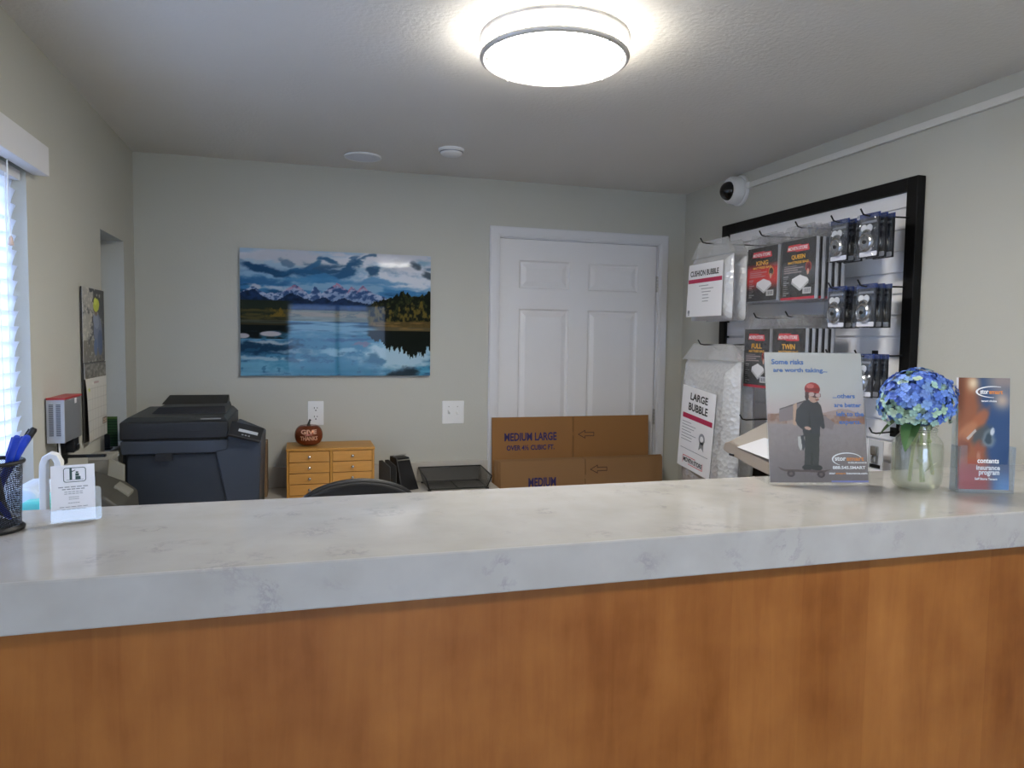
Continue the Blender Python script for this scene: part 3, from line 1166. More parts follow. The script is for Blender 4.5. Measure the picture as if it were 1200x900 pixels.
# ============================================================ DESK ORGANISER + MESH TRAY
def mesh_mat(name, col, scale, fill):
    """woven wire sheet: procedural holes"""
    m = bpy.data.materials.new(name)
    m.use_nodes = True
    nt = m.node_tree
    b = nt.nodes['Principled BSDF']
    b.inputs['Base Color'].default_value = (*lin(hx(col)), 1)
    b.inputs['Roughness'].default_value = .4
    b.inputs['Metallic'].default_value = .3
    tc = nt.nodes.new('ShaderNodeTexCoord')
    rot = nt.nodes.new('ShaderNodeMapping')
    rot.inputs['Rotation'].default_value = (.5, .78, .3)
    nt.links.new(tc.outputs['Object'], rot.inputs[0])
    sx = nt.nodes.new('ShaderNodeSeparateXYZ')
    nt.links.new(rot.outputs[0], sx.inputs[0])
    outs = []
    for ax in (0, 2):
        a = nt.nodes.new('ShaderNodeMath')
        a.operation = 'MULTIPLY'
        a.inputs[1].default_value = scale
        nt.links.new(sx.outputs[ax], a.inputs[0])
        f = nt.nodes.new('ShaderNodeMath')
        f.operation = 'FRACT'
        nt.links.new(a.outputs[0], f.inputs[0])
        g = nt.nodes.new('ShaderNodeMath')
        g.operation = 'LESS_THAN'
        g.inputs[1].default_value = fill
        nt.links.new(f.outputs[0], g.inputs[0])
        outs.append(g.outputs[0])
    mxm = nt.nodes.new('ShaderNodeMath')
    mxm.operation = 'MAXIMUM'
    nt.links.new(outs[0], mxm.inputs[0])
    nt.links.new(outs[1], mxm.inputs[1])
    nt.links.new(mxm.outputs[0], b.inputs['Alpha'])
    return m


WIRE = mesh_mat('fine_wire_mesh', '1a1b1c', 260, .42)
WIRE2 = mesh_mat('cup_wire_mesh', '141518', 520, .40)
og = thing('desk_organizer', 'black mesh desk organiser with upright letter slots, left of the wire tray', 'desk organizer', (.46, 3.52, .761), (0, 0, .45))
m_ = MB()
m_.hexa([(-.015, -.05, 0), (.085, -.05, 0), (.085, .06, 0), (-.015, .06, 0)], [(-.015, .0, .155), (.06, .0, .155), (.06, .06, .16), (-.015, .06, .16)])
m_.build('box_section', BLACKP, og, bevel=.003)
for k, (yy, hh_) in enumerate(((-.005, .125), (.03, .145))):
    MB().tube([(-.012, yy - .004, .02 + hh_), (.058, yy - .004, .02 + hh_)], .003, 8).build('rail', STEEL, og, smooth=True)
for k, xx in enumerate((-.082, -.048)):
    MB().prism([(-.05, 0), (.05, 0), (.05, .145), (.02, .15), (-.05, .125)], xx, xx + .0025, axis='x').build('divider', mat('dark_grey_sheet', '4a4c4c', .6), og)
MB().box((-.085, -.05, 0), (-.015, .06, .004)).build('base', BLACKP, og)

tr = thing('wire_letter_tray', 'black wire mesh letter tray lying on the back desk beside the boxes', 'letter tray', (.745, 3.555, .761))
TW, TD, TB, THH = .155, .12, .14, .065
m_ = MB()
b_ = [(-.145, -.10, .006), (.145, -.10, .006), (.145, .10, .006), (-.145, .10, .006)]
t_ = [(-.165, -.115, THH), (.165, -.115, THH), (.165, .12, THH + .012), (-.165, .12, THH + .012)]
m_.add(b_, [(0, 1, 2, 3)]).build('bottom', WIRE, tr)
m_ = MB()
m_.add(b_ + t_, [(2, 3, 7, 6), (0, 3, 7, 4), (1, 2, 6, 5)]).build('side_wall', WIRE, tr)
m_ = MB()
m_.tube([t_[0], t_[3], t_[2], t_[1]], .0035, 8).tube([t_[0], b_[0]], .003, 8).tube([t_[1], b_[1]], .003, 8).tube([b_[0], b_[1], b_[2], b_[3]], .003, 8, closed=True)
m_.tube([(0, -.10, .005), (0, .10, .005)], .0025, 6)
m_.build('wire_frame', BLACKM, tr, smooth=True)
for p in (b_[0], b_[1], b_[2], b_[3]):
    MB().box((p[0] - .008, p[1] - .008, 0), (p[0] + .008, p[1] + .008, .006)).build('foot', BLACKP, tr)

# ============================================================ OFFICE CHAIR
chair = thing('office_chair', 'black mesh office chair, only its rounded back top showing over the counter', 'chair', (.185, 1.93, 0), (0, 0, .08))
CH = mat('chair_mesh', '121316', .75, bump=.3, bscale=500)
m_ = MB()
pts = []
for k in range(33):
    a = PI * k / 32
    x_ = .182 * math.cos(a)
    z_ = .958 + .115 * (max(0, math.sin(a)) ** .75)
    if x_ > 0:
        z_ -= .006 * x_ / .182
    pts.append((x_, z_))
pts += [(-.18, .66), (-.13, .60), (.13, .60), (.18, .66)]
m_.prism(pts, .23, .26)
m_.build('backrest', CH, chair, bevel=.008, seg=3)
tp = [(x_, .245, z_ + .002) for x_, z_ in pts[:33]]
MB().tube(tp, .008, 10).build('back_frame', BLACKP, chair, smooth=True)
MB().prism(rrect(-.24, -.22, .24, .22, .09), .42, .50, axis='z').build('seat', CH, chair, bevel=.02, seg=3)
MB().tube([(0, .05, .40), (0, .27, .44), (0, .28, .70)], .02, 10).build('back_post', BLACKP, chair, smooth=True)
MB().tube([(0, 0, .10), (0, 0, .42)], .025, 14).build('gas_lift', BLACKM, chair, smooth=True)
for k in range(5):
    a = 2 * PI * k / 5 + .3
    lg = MB().tube([(0, 0, .12), (.15 * math.cos(a), .15 * math.sin(a), .11), (.29 * math.cos(a), .29 * math.sin(a), .075)], [.03, .022, .016], 8).build('leg', BLACKP, chair, smooth=True)
    MB().tube([(.29 * math.cos(a) - .022 * math.sin(a), .29 * math.sin(a) + .022 * math.cos(a), .029), (.29 * math.cos(a) + .022 * math.sin(a), .29 * math.sin(a) - .022 * math.cos(a), .029)], .028, 16).build('caster', BLACKP, lg, smooth=True)

# ============================================================ PRINTER
PD = mat('printer_navy', '2a323e', .5, var=.05)
PB = mat('printer_charcoal', '1a1d22', .5, var=.05)
PG = mat('printer_slate', '363e4b', .5, var=.04)
pt = thing('office_printer', 'large dark navy multifunction office printer on the desk in the left corner', 'printer', (-.40, 3.0, .761))
mv = Matrix.Translation((.40, -3.0, -.761))
m_ = MB()
m_.box((-.635, 3.012, .80), (-.20, 3.46, 1.045), mv)
m_.build('body', PD, pt, bevel=.006)
m_ = MB()
m_.prism([(-.645 + .035, .761), (-.16, .761), (-.16, .80), (-.61, .80)], 3.02, 3.45, mv)
m_.build('base', PB, pt)
# right front cover: slopes down to the right under the panel
m_ = MB()
m_.prism([(-.27, .80), (-.16, .80), (-.150, 1.085), (-.262, 1.135), (-.285, 1.10), (-.32, 1.05)], 3.0, 3.42, mv)
m_.build('side_cover', PG, pt, bevel=.006)
# output shelf
m_ = MB()
m_.prism([(-.648, 1.048), (-.33, 1.048), (-.275, 1.06), (-.268, 1.099), (-.650, 1.099)], 2.992, 3.45, mv)
m_.build('paper_shelf', PG, pt, bevel=.005)
# lower left feet step
m_ = MB()
m_.box((-.650, 3.03, .93), (-.62, 3.44, 1.047), mv).build('left_cover', PB, pt, bevel=.004)
# scanner deck
m_ = MB()
m_.box((-.652, 2.99, 1.102), (-.270, 3.47, 1.172), mv)
m_.build('scanner', PB, pt, bevel=.008, seg=3)
m_ = MB()
m_.hexa([(-.648, 2.995, 1.172), (-.274, 2.995, 1.172), (-.274, 3.46, 1.172), (-.648, 3.46, 1.172)],
        [(-.630, 3.03, 1.186), (-.290, 3.03, 1.186), (-.290, 3.45, 1.190), (-.630, 3.45, 1.190)], mv)
m_.build('lid', mat('printer_lid', '2c3032', .45), pt, bevel=.003)
m_ = MB()
m_.hexa([(-.570, 3.14, 1.186), (-.292, 3.14, 1.186), (-.292, 3.42, 1.186), (-.570, 3.42, 1.186)],
        [(-.545, 3.16, 1.212), (-.298, 3.16, 1.215), (-.298, 3.40, 1.215), (-.545, 3.40, 1.212)], mv)
m_.build('document_feeder', PB, pt, bevel=.004)
MB().hexa([(-.555, 3.28, 1.213), (-.300, 3.28, 1.213), (-.300, 3.40, 1.213), (-.555, 3.40, 1.213)],
          [(-.54, 3.38, 1.243), (-.302, 3.38, 1.243), (-.302, 3.40, 1.243), (-.54, 3.40, 1.243)], mv).build('feeder_tray', mat('feeder_black', '131413', .5), pt, bevel=.002)
MB().box((-.56, 2.9885, 1.133), (-.30, 2.992, 1.1365), mv).build('handle_groove', INK_BLACK, pt)
MB().box((-.545, 2.9895, 1.1), (-.30, 2.993, 1.1025), mv).build('seam', INK_BLACK, pt)
t_ = MB()
t_.text('WORKCENTER', -.365, 1.177, .07, .004, 3.0, mv)
# the mark on the lid is too small to read: a pale strip of lettering
MB().hexa([(-.372, 3.001, 1.1775), (-.298, 3.001, 1.1775), (-.298, 3.004, 1.1775), (-.372, 3.004, 1.1775)],
          [(-.372, 3.009, 1.1812), (-.298, 3.009, 1.1812), (-.298, 3.011, 1.1800), (-.372, 3.011, 1.1800)], mv).build('lid_marking', INK_GREY, pt)
# control panel, tilted towards the user
cp = MB()
Mp = Matrix.Translation((.4 - .208, -.012, 1.119 - .761)) @ Matrix.Rotation(math.radians(15), 4, 'Y') @ Matrix.Rotation(math.radians(34), 4, 'X')
cp.box((-.062, -.030, -.006), (.062, .052, .006), Mp)
cpo = cp.build('control_panel', PB, pt, bevel=.003)
MB().box((-.028, .0, .0058), (.045, .016, .0070), Mp).build('display', mat('lcd_grey', 'aab0b6', .3), cpo)
k_ = MB()
for i in range(3):
    k_.box((-.012 + i * .012, -.018, .0058), (-.005 + i * .012, -.012, .0075), Mp)
k_.build('keypad', INK_GREY, cpo)
m_ = MB().box((-.03, -.016, -.05), (.03, -.013, -.02)).build('badge', PB, pt, loc=(-.10, .006, .31))
bxx = thing('cardboard_carton', 'brown cardboard carton tucked behind the right side of the printer', 'box', (-.19, 3.55, .761))
MB().box((-.055, -.07, 0), (.040, .07, .25)).build('body', mat('carton_brown', '7d6449', .8), bxx)
MB().box((-.055, -.012, .25), (.040, .012, .2508)).build('tape', mat('tape_brown', 'a08660', .4), bxx)

# grey desktop fax / second machine between printer and window wall
GR = mat('fax_grey', '47463f', .6, var=.04)
GL = mat('fax_light', '85847a', .55, var=.03)
fx = thing('grey_desktop_machine', 'olive grey desktop fax machine with raised paper rest, left of the dark printer', 'fax machine', (-.60, 2.62, .761))
mv = Matrix.Translation((.60, -2.62, -.761))
m_ = MB()
m_.prism([(-.705, .761), (-.535, .761), (-.535, .80), (-.550, .90), (-.553, .955), (-.59, .985), (-.705, 1.035)], 2.52, 2.80, mv)
m_.build('body', GR, fx, bevel=.01, seg=3)
m_ = MB()
m_.hexa([(-.66, 2.802, .93), (-.60, 2.802, .90), (-.60, 2.83, .90), (-.66, 2.83, .93)], [(-.655, 2.84, 1.06), (-.605, 2.84, 1.035), (-.605, 2.86, 1.035), (-.655, 2.86, 1.06)], mv)
m_.build('paper_rest', GL, fx, bevel=.003)
m_ = MB()
m_.hexa([(-.600, 2.66, .985), (-.556, 2.66, .955), (-.556, 2.74, .955), (-.600, 2.74, .985)], [(-.598, 2.66, .998), (-.554, 2.66, .966), (-.554, 2.74, .966), (-.598, 2.74, .998)], mv)
m_.build('cover', GL, fx, bevel=.003)

# ============================================================ LEFT WALL ITEMS
SILV = mat('silver_casing', '85888c', .4, metal=.35)
eb = thing('network_box', 'slim silver equipment box with red top edge mounted on the left wall', 'electronics box', (XL, 2.45, 1.172))
m_ = MB()
m_.box((.006, 0, 0), (.052, .175, .130)).build('casing', SILV, eb, bevel=.003)
MB().box((.004, -.004, .130), (.054, .178, .136)).build('top_strip', mat('red_plastic', 'a82f32', .4), eb, bevel=.001)
FP = MB().box((.005, -.006, .0), (.053, 0.0, .130)).build('face', mat('pale_silver', 'a8a9ab', .4, metal=.2), eb, bevel=.001)
for xx in (.012, .031):
    v_ = MB()
    for k in range(22):
        v_.box((xx, -.0068, .022 + k * .0044), (xx + .012, -.0055, .0245 + k * .0044))
    v_.build('vent', mat('vent_grey', '4a4d52', .6), FP)
MB().box((.0525, .10, .112), (.0532, .118, .128)).build('sticker', PAPER, eb)
MB().box((.0, .02, .02), (.006, .15, .11)).build('wall_mount', BLACKM, eb)
# bracket arm and cables under it
arm = thing('wall_bracket_arm', 'thin black bar jutting from the left wall below the silver box', 'bracket', (XL, 2.58, 1.112))
MB().box((0, -.010, -.030), (.006, .06, .045)).build('mounting_plate', BLACKM, arm)
MB().box((.004, -.006, -.005), (.130, .010, .004)).build('bar', BLACKM, arm, bevel=.001)
for i, (xo, ln) in enumerate(((.018, .11), (.03, .16))):
    cb = MB().tube([(XL + xo, 2.50 - i * .03, 1.17), (XL + xo + .002, 2.50 - i * .03, 1.12), (XL + xo - .003, 2.495 - i * .03, 1.06), (XL + xo + .004, 2.48 - i * .03, 1.0), (XL + .02 + i * .01, 2.47 - i * .03, .90), (XL + .02 + i * .01, 2.46 - i * .03, .766)], .0035 if i == 0 else .0025, 8)
    o = cb.build('power_cable' if i == 0 else 'network_cable', BLACKP if i == 0 else WHITEP, smooth=True)
    tag(o, 'black power cable hanging below the silver equipment box' if i == 0 else 'thin white network cable hanging below the silver equipment box', 'cable')
pb = thing('power_adapter', 'small black power adapter on the left wall under the silver box', 'power adapter', (XL, 2.64, 1.145))
MB().box((.0, -.02, -.028), (.03, .035, .020)).build('body', BLACKP, pb, bevel=.003)
MB().box((.03, -.006, -.02), (.036, .02, -.004)).build('plug', BLACKP, pb, bevel=.001)
lp = MB()
pts = []
for k in range(60):
    a = k * .42
    pts.append((XL + .030 + .018 * math.sin(a * 1.0) , 2.37 + .03 * math.sin(a * .37) , 1.02 + .045 * math.cos(a)))
lp.tube(pts, .0022, 6)
o = lp.build('coiled_cable', BLACKP, smooth=True)
tag(o, 'tangled thin black cable looped by the white stand, left wall', 'cable')

# calendar
def cal_top(c):
    u, v = c.u, c.v
    n = fbm(u * 9, v * 12, 3, 4)
    n2 = fbm(u * 22, v * 25, 7, 4)
    c.c = np.array(hx('2f3036')) + (n2[..., None] - .5) * 60
    c.put(sm(n + .5 * (.45 - u), .45, .6), 'a9a59b')
    c.put(sm(n2, .55, .65) * (u < .5), 'c9c3b6')
    c.put((v < .30) & (n2 > .4), '6b6558')
    # crouching worker with yellow helmet
    c.put(ell(u, v, .68, .42, .20, .24, 15), '6d7690')
    c.put(ell(u, v, .60, .56, .14, .10, -20), '8b93a8')
    c.put(ell(u, v, .78, .26, .12, .18), '3d5177')
    c.put(ell(u, v, .56, .20, .08, .12), '4b6492')
    c.put(ell(u, v, .60, .70, .09, .07), '7a5f50')
    c.put(ell(u, v, .62, .78, .145, .09, 10), 'c9d22e')
    c.put(ell(u, v, .58, .83, .07, .05), 'dbe34a')
    c.put(u > .97, '2a2a2c')


def cal_mid(c):
    u, v = c.u, c.v
    n = fbm(u * 14, v * 6, 13, 4)
    c.c = np.array(hx('6f6a60')) + (n[..., None] - .5) * 170
    c.put((abs(u - .5) < .015) | (v > .95), '1c1c1c')


def cal_grid(c):
    u, v = c.u, c.v
    c.c[:] = hx('d8d5cc')
    c.put((abs((v * 6) % 1 - .5) > .485) & (v < .86), 'a9a69f', .5)
    c.put((abs((u * 7) % 1 - .5) > .48) & (v < .86), 'a9a69f', .5)
    c.put((v > .90) & (v < .94) & (u > .38) & (u < .62), 'b08a86', .7)
    c.put(ell(u, v, .14, .82, .05, .028), 'c6cf62')
    n = fbm(u * 30, v * 60, 5, 3)
    c.put((u > .78) & (u < .98) & (v > .19) & (v < .31), '6c5a4a')
    c.put((u > .80) & (u < .96) & (v > .20) & (v < .30) & (n > .5), 'd2b9a0')


cl = thing('wall_calendar', 'tall wall calendar on the left wall, photo of a worker in a yellow helmet above', 'calendar', (XL + .003, 3.115, 1.13), (0, 0, -PI / 2 + PI))
cl.rotation_euler = (0, 0, PI / 2)
# local +x = world +y ; local -y = world +x (faces the room)
cl.location = (XL + .004, 2.825, 1.13)
PM = paint_mat('calendar_print', .35)
def curl(u, v):
    return -.010 * np.clip(1 - u * 1.6, 0, 1) ** 2 * np.clip(1.0 - v, 0, 1) ** .5 - .004
paint('photo_page', .285, .265, 70, 90, cal_top, PM, cl, y=-.006, z0=.270, thick=.001, back=PAPER)
paint('photo_strip', .285, .055, 60, 20, cal_mid, PM, cl, y=-.008, z0=.213, thick=.001, back=PAPER)
paint('date_page', .285, .225, 70, 90, cal_grid, PM, cl, y=-.005, z0=-.012, warp=curl)
MB().box((-.001, -.004, -.01), (.2855, -.0005, .535)).build('backing_pages', mat('page_edges', '3c3b3a', .7), cl)

# niche contents
gp = thing('green_card', 'green striped card standing on the small window sill', 'card', (XL - .035, 3.32, W2[2] + .0165), (0, 0, math.radians(0)))
def stripes(c):
    c.c[:] = hx('284a24')
    c.put((c.v * 11 % 1) < .45, '152c12')
    c.put(c.v > .93, '4f6a30')
paint('printed_face', .075, .125, 20, 44, stripes, PM, gp, x0=-.0375, thick=.003, back=mat('card_back', '2c3f28', .7))
bk2 = thing('black_bookend', 'small black stand beside the green striped card on the small window sill', 'stand', (XL - .02, 3.24, W2[2] + .0165))
m_ = MB().box((-.02, -.02, 0), (.018, .02, .008)).box((-.02, -.003, 0.008), (.012, .003, .062))
m_.build('stand', BLACKP, bk2, bevel=.001)
wb = thing('pale_grey_box', 'pale grey box on the desk beside the printer, under the small window', 'box', (-.685, 2.94, .761))
MB().box((-.055, -.05, 0), (.030, .045, .30)).build('body', mat('grey_carton', '8c8b85', .7), wb, bevel=.004)
MB().box((-.058, -.053, .285), (.033, .048, .305)).build('lid', mat('grey_carton_lid', '9c9b94', .7), wb, bevel=.004)

# teal pouch on window sill
wp = thing('tissue_pouch', 'pale blue tissue pouch with teal end lying below the blind', 'tissue pack', (-.60, 1.98, .761))
m_ = MB()
m_.prism(rrect(-.11, 0, .05, .252, .03), -.08, .10)
m_.build('stack_box', mat('pale_blue_pack', 'c4d6e6', .5), wp, bevel=.01)
MB().prism(rrect(-.062, .2525, .012, .378, .03), -.06, .08).build('wrapper', mat('pack_film', 'cfdbe8', .35), wp, bevel=.012, seg=3)
MB().prism(rrect(-.022, .312, .030, .352, .016), -.095, .03).build('teal_end', mat('teal_film', '5fc9c4', .35), wp, bevel=.008, seg=3)

# white arched stand
ws = thing('white_stand', 'white plastic arched stand just behind the card holder', 'stand', (-.468, 1.60, .761), (0, 0, .1))
pth = [(-.014, 0, .004), (-.014, 0, .45), (-.013, .0, .485), (-.009, .0, .497), (-.001, 0, .502), (.007, .0, .499), (.012, 0, .488), (.013, 0, .40)]
# flat strap bent into an arch
def strap(mb, path, wid, th_):
    P = [Vector(p) for p in path]
    n = len(P)
    vs = []
    for i, p in enumerate(P):
        t = (P[min(i + 1, n - 1)] - P[max(i - 1, 0)]).normalized()
        nn = Vector((t.z, 0, -t.x))
        for a, b__ in ((-1, -1), (1, -1), (1, 1), (-1, 1)):
            vs.append(p + Vector((0, wid / 2 * a, 0)) + nn * (th_ / 2 * b__))
    fs = [(0, 1, 2, 3), tuple((n - 1) * 4 + k for k in (3, 2, 1, 0))]
    for i in range(n - 1):
        for k in range(4):
            l = (k + 1) % 4
            fs.append((i * 4 + k, i * 4 + l, (i + 1) * 4 + l, (i + 1) * 4 + k))
    return mb.add(vs, fs)
strap(MB(), pth, .030, .012).build('arch', WHITEP, ws, smooth=True, bevel=.002)
MB().box((-.075, -.05, 0), (.06, .05, .006)).build('base', WHITEP, ws, bevel=.002)

# ============================================================ SLATWALL DISPLAY
SW = mat('slatwall_white', 'ececee', .35, var=.01)
SY0, SY1, SZ0, SZ1 = 2.055, 3.275, .87, 2.092
fw = .048
sw_ = thing('slatwall_panel', 'white grooved slatwall display board in a black frame on the right wall', 'display board', (XR, (SY0 + SY1) / 2, SZ0))
mv = Matrix.Translation((-XR, -(SY0 + SY1) / 2, -SZ0))
m_ = MB()
z_ = SZ0 + fw
prof = []
pitch = .0765
Z = SZ1 - fw
grooves = []
prof = [(XR - .001, Z), (XR - .018, Z)]
zz = Z - .055
while zz > SZ0 + fw + .02:
    prof += [(XR - .018, zz + .005), (XR - .010, zz + .004), (XR - .010, zz + .008), (XR - .006, zz + .008), (XR - .006, zz - .008), (XR - .010, zz - .008), (XR - .010, zz - .004), (XR - .018, zz - .005)]
    grooves.append(zz)
    zz -= pitch
prof += [(XR - .018, SZ0 + fw), (XR - .001, SZ0 + fw)]
m_.prism(prof, SY0 + fw, SY1 - fw, mv, axis='y')
m_.build('board', SW, sw_)
BF = mat('black_frame', '0b0b0c', .6, spec=.25)
m_ = MB()
m_.box((XR - .036, SY0, SZ0), (XR - .001, SY0 + fw, SZ1), mv).box((XR - .036, SY1 - fw, SZ0), (XR - .001, SY1, SZ1), mv)
m_.box((XR - .036, SY0 + fw, SZ0), (XR - .001, SY1 - fw, SZ0 + fw), mv).box((XR - .036, SY0 + fw, SZ1 - fw), (XR - .001, SY1 - fw, SZ1), mv)
m_.build('frame', BF, sw_, bevel=.003)


def groove_near(z):
    return min(grooves, key=lambda g: abs(g - z))


HK = None


def hook(y, z, x_tip, desc):
    """wire peg: bracket in a groove, arm towards the room, upturned tip"""
    zg = z
    ln = XR - .018 - x_tip
    r = thing('display_hook', desc, 'display hook', (XR - .018, y, zg), group='black wire hooks on the slatwall')
    MB().box((-.004, -.014, -.014), (.002, .014, .020)).build('bracket', BLACKM, r, bevel=.001)
    MB().tube([(-.002, 0, .004), (-ln + .03, 0, .0), (-ln + .012, 0, .004), (-ln, 0, .022)], .0030, 8).build('wire_arm', BLACKM, r, smooth=True)
    return zg


# ---- mattress cover packets
CLEAR = glass_mat('clear_bag', (.93, .93, .94), .12, .12, haze=.22, hazecol=(.75, .75, .77), bump=.5, bscale=45)
PKM = paint_mat('packet_print', .22)


def packet_fn(kind):
    def fn(c):
        u, v = c.u, c.v
        c.c[:] = hx('17181a')
        if kind == 'KING':
            k = sm(v, .72, .60) * 0 + (1 - sm(v, .56, .76)) * sm(v, .14, .40)
            c.put(k * 1.0, 'd0221f')
        else:
            k = (1 - sm(v, .48, .74)) * sm(v, .10, .5)
            c.put(k, '5a5d60', .8)
            c.put(v < .045, 'c3203c')
        # folded sheet picture: white cushion shape
        cx, cy = .56, .30
        top_ = [(cx - .24, cy), (cx + .02, cy - .13), (cx + .26, cy), (cx + .22, cy + .05), (cx, cy + .11), (cx - .22, cy + .05)]
        c.put(inpoly(u, v, [(a, b_ - .035) for a, b_ in top_]), '8f8f90')
        c.put(inpoly(u, v, [(a, b_ - .025) for a, b_ in top_]), 'd9d9da')
        c.put(inpoly(u, v, [(a, b_ - .008) for a, b_ in top_]), '55565a')
        c.put(inpoly(u, v, top_), 'e9e9ea')
        # round picture
        c.put(ell(u, v, .80, .53, .085, .085), 'cf8a3a' if kind == 'KING' else 'b23a34')
        c.put(ell(u, v, .80, .53, .065, .065), '3a1c18' if kind == 'KING' else '6d1f1d')
        c.put(ell(u, v, .79, .45, .03, .05), 'd8a58f')
        # barcode block and small print
        c.put((u > .66) & (u < .90) & (v > .085) & (v < .19), 'c9c9cb')
        c.put((u > .69) & (u < .87) & (v > .11) & (v < .175) & ((u * 60 % 1) < .5), '505256')
        for q_ in np.arange(.08, .40, .035):
            c.put((u > .07) & (u < .07 + .13 + .04 * math.sin(q_ * 70)) & (abs(v - q_) < .007), 'b5b5b8', .75)
        for q_ in np.arange(.46, .58, .035):
            c.put((u > .08) & (u < .46 + .2 * math.sin(q_ * 50) ** 2) & (abs(v - q_) < .008), 'c5b0b0', .7)
    return fn


def logo(mb_r, mb_w, x, z, w_, h_, y):
    """red bracketed badge with white lettering"""
    mb_r.flat([(x, z + h_ * .15), (x + w_ * .06, z + h_), (x + w_ * .62, z + h_), (x + w_ * .62, z + h_ * .86), (x + w_ * .95, z + h_ * .86), (x + w_, z + h_ * .1), (x + w_ * .95, z), (x + w_ * .40, z), (x + w_ * .40, z + h_ * .12)], y)
    mb_w.text("MOVE'N STORE", x + w_ * .05, z + h_ * .24, w_ * .86, h_ * .5, y - .0003)


WID, HEI = .205, .228
_pk = {}


def packet(kind, x, y0, y1, z0, z1, label, first_word, group):
    """printed folded cover in a clear bag; the face looks towards the room (-x)"""
    key = (kind, round(y1 - y0, 3), round(z1 - z0, 3))
    if key in _pk:
        return dup(_pk[key], (x, y1, z0), label)
    w_, h_ = y1 - y0, z1 - z0
    r = thing('mattress_cover_packet', label, 'packet', (x, y1, z0), (0, 0, -PI / 2), group)
    nm = (40, 54)
    paint('printed_insert', w_, h_, nm[0] * 2, nm[1] * 2, packet_fn(kind), PKM, r, y=0, thick=.014, back=mat('folded_plastic', 'c9cacc', .4))
    red, wht, yel = MB(), MB(), MB()
    logo(red, wht, w_ * .16, h_ * .80, w_ * .66, h_ * .12, -.0006)
    yel.text(kind, w_ * .30, h_ * .665, w_ * .40, h_ * .085, -.0006)
    yel.text('MATTRESS BAG', w_ * .20, h_ * .60, w_ * .60, h_ * .042, -.0006)
    red.m, wht.m, yel.m = 0, 0, 0
    red.build('logo_badge', INK_RED, r, smooth='keep')
    wht.build('logo_lettering', INK_WHITE, r, smooth='keep')
    yel.build('size_lettering', INK_YELLOW, r, smooth='keep')
    m_ = MB()
    m_.hexa([(-.004, -.003, -.006), (w_ + .004, -.003, -.006), (w_ + .004, .017, -.006), (-.004, .017, -.006)],
            [(-.004, -.003, h_ + .006), (w_ + .004, -.003, h_ + .006), (w_ + .004, .017, h_ + .006), (-.004, .017, h_ + .006)])
    m_.hexa([(-.004, -.003, h_ + .0062), (w_ + .004, -.003, h_ + .0062), (w_ + .004, .017, h_ + .0062), (-.004, .017, h_ + .0062)],
            [(.02, .005, h_ + .055), (w_ - .02, .005, h_ + .055), (w_ - .02, .008, h_ + .055), (.02, .008, h_ + .055)])
    m_.build('clear_bag', glass_mat('packet_film', (.97, .97, .98), .04, .08, haze=.06, hazecol=(.8, .8, .82), bump=.4, bscale=30), r, bevel=.002)
    _pk[key] = r
    return r


ordn = ['front', 'second', 'third', 'fourth', 'rearmost']
for kind, y0, y1, z0, z1, n, row, col_ in (('KING', 2.526, 2.730, 1.677, 1.900, 3, 'upper', 'red and black'), ('QUEEN', 2.300, 2.500, 1.672, 1.903, 5, 'upper', 'grey and black'),
                                     ('FULL', 2.560, 2.735, 1.314, 1.560, 3, 'lower', 'grey and black'), ('TWIN', 2.340, 2.540, 1.314, 1.560, 5, 'lower', 'grey and black')):
    for k in range(n):
        wch = ordn[k] if k < n - 1 else 'rearmost'
        packet(kind, 1.85 + k * .029, y0, y1, z0, z1, f'{col_} {kind.lower()} mattress bag packet, {wch} on its {row} hook', '', f'{kind.lower()} mattress bag packets')
    hook((y0 + y1) / 2, z1 + .045, 1.83, f'black wire hook carrying the {kind.lower()} mattress bag packets')

# ---- disc padlocks in clamshell packs
BLI = glass_mat('blister_plastic', (.95, .96, .99), .06, .05, haze=.03, hazecol=(.6, .7, .85), bump=.3, bscale=40)
BLUEH = mat('blue_header', '2b3f7c', .5)
LKB = mat('lock_card_black', '1b1e26', .45)
_lk = []


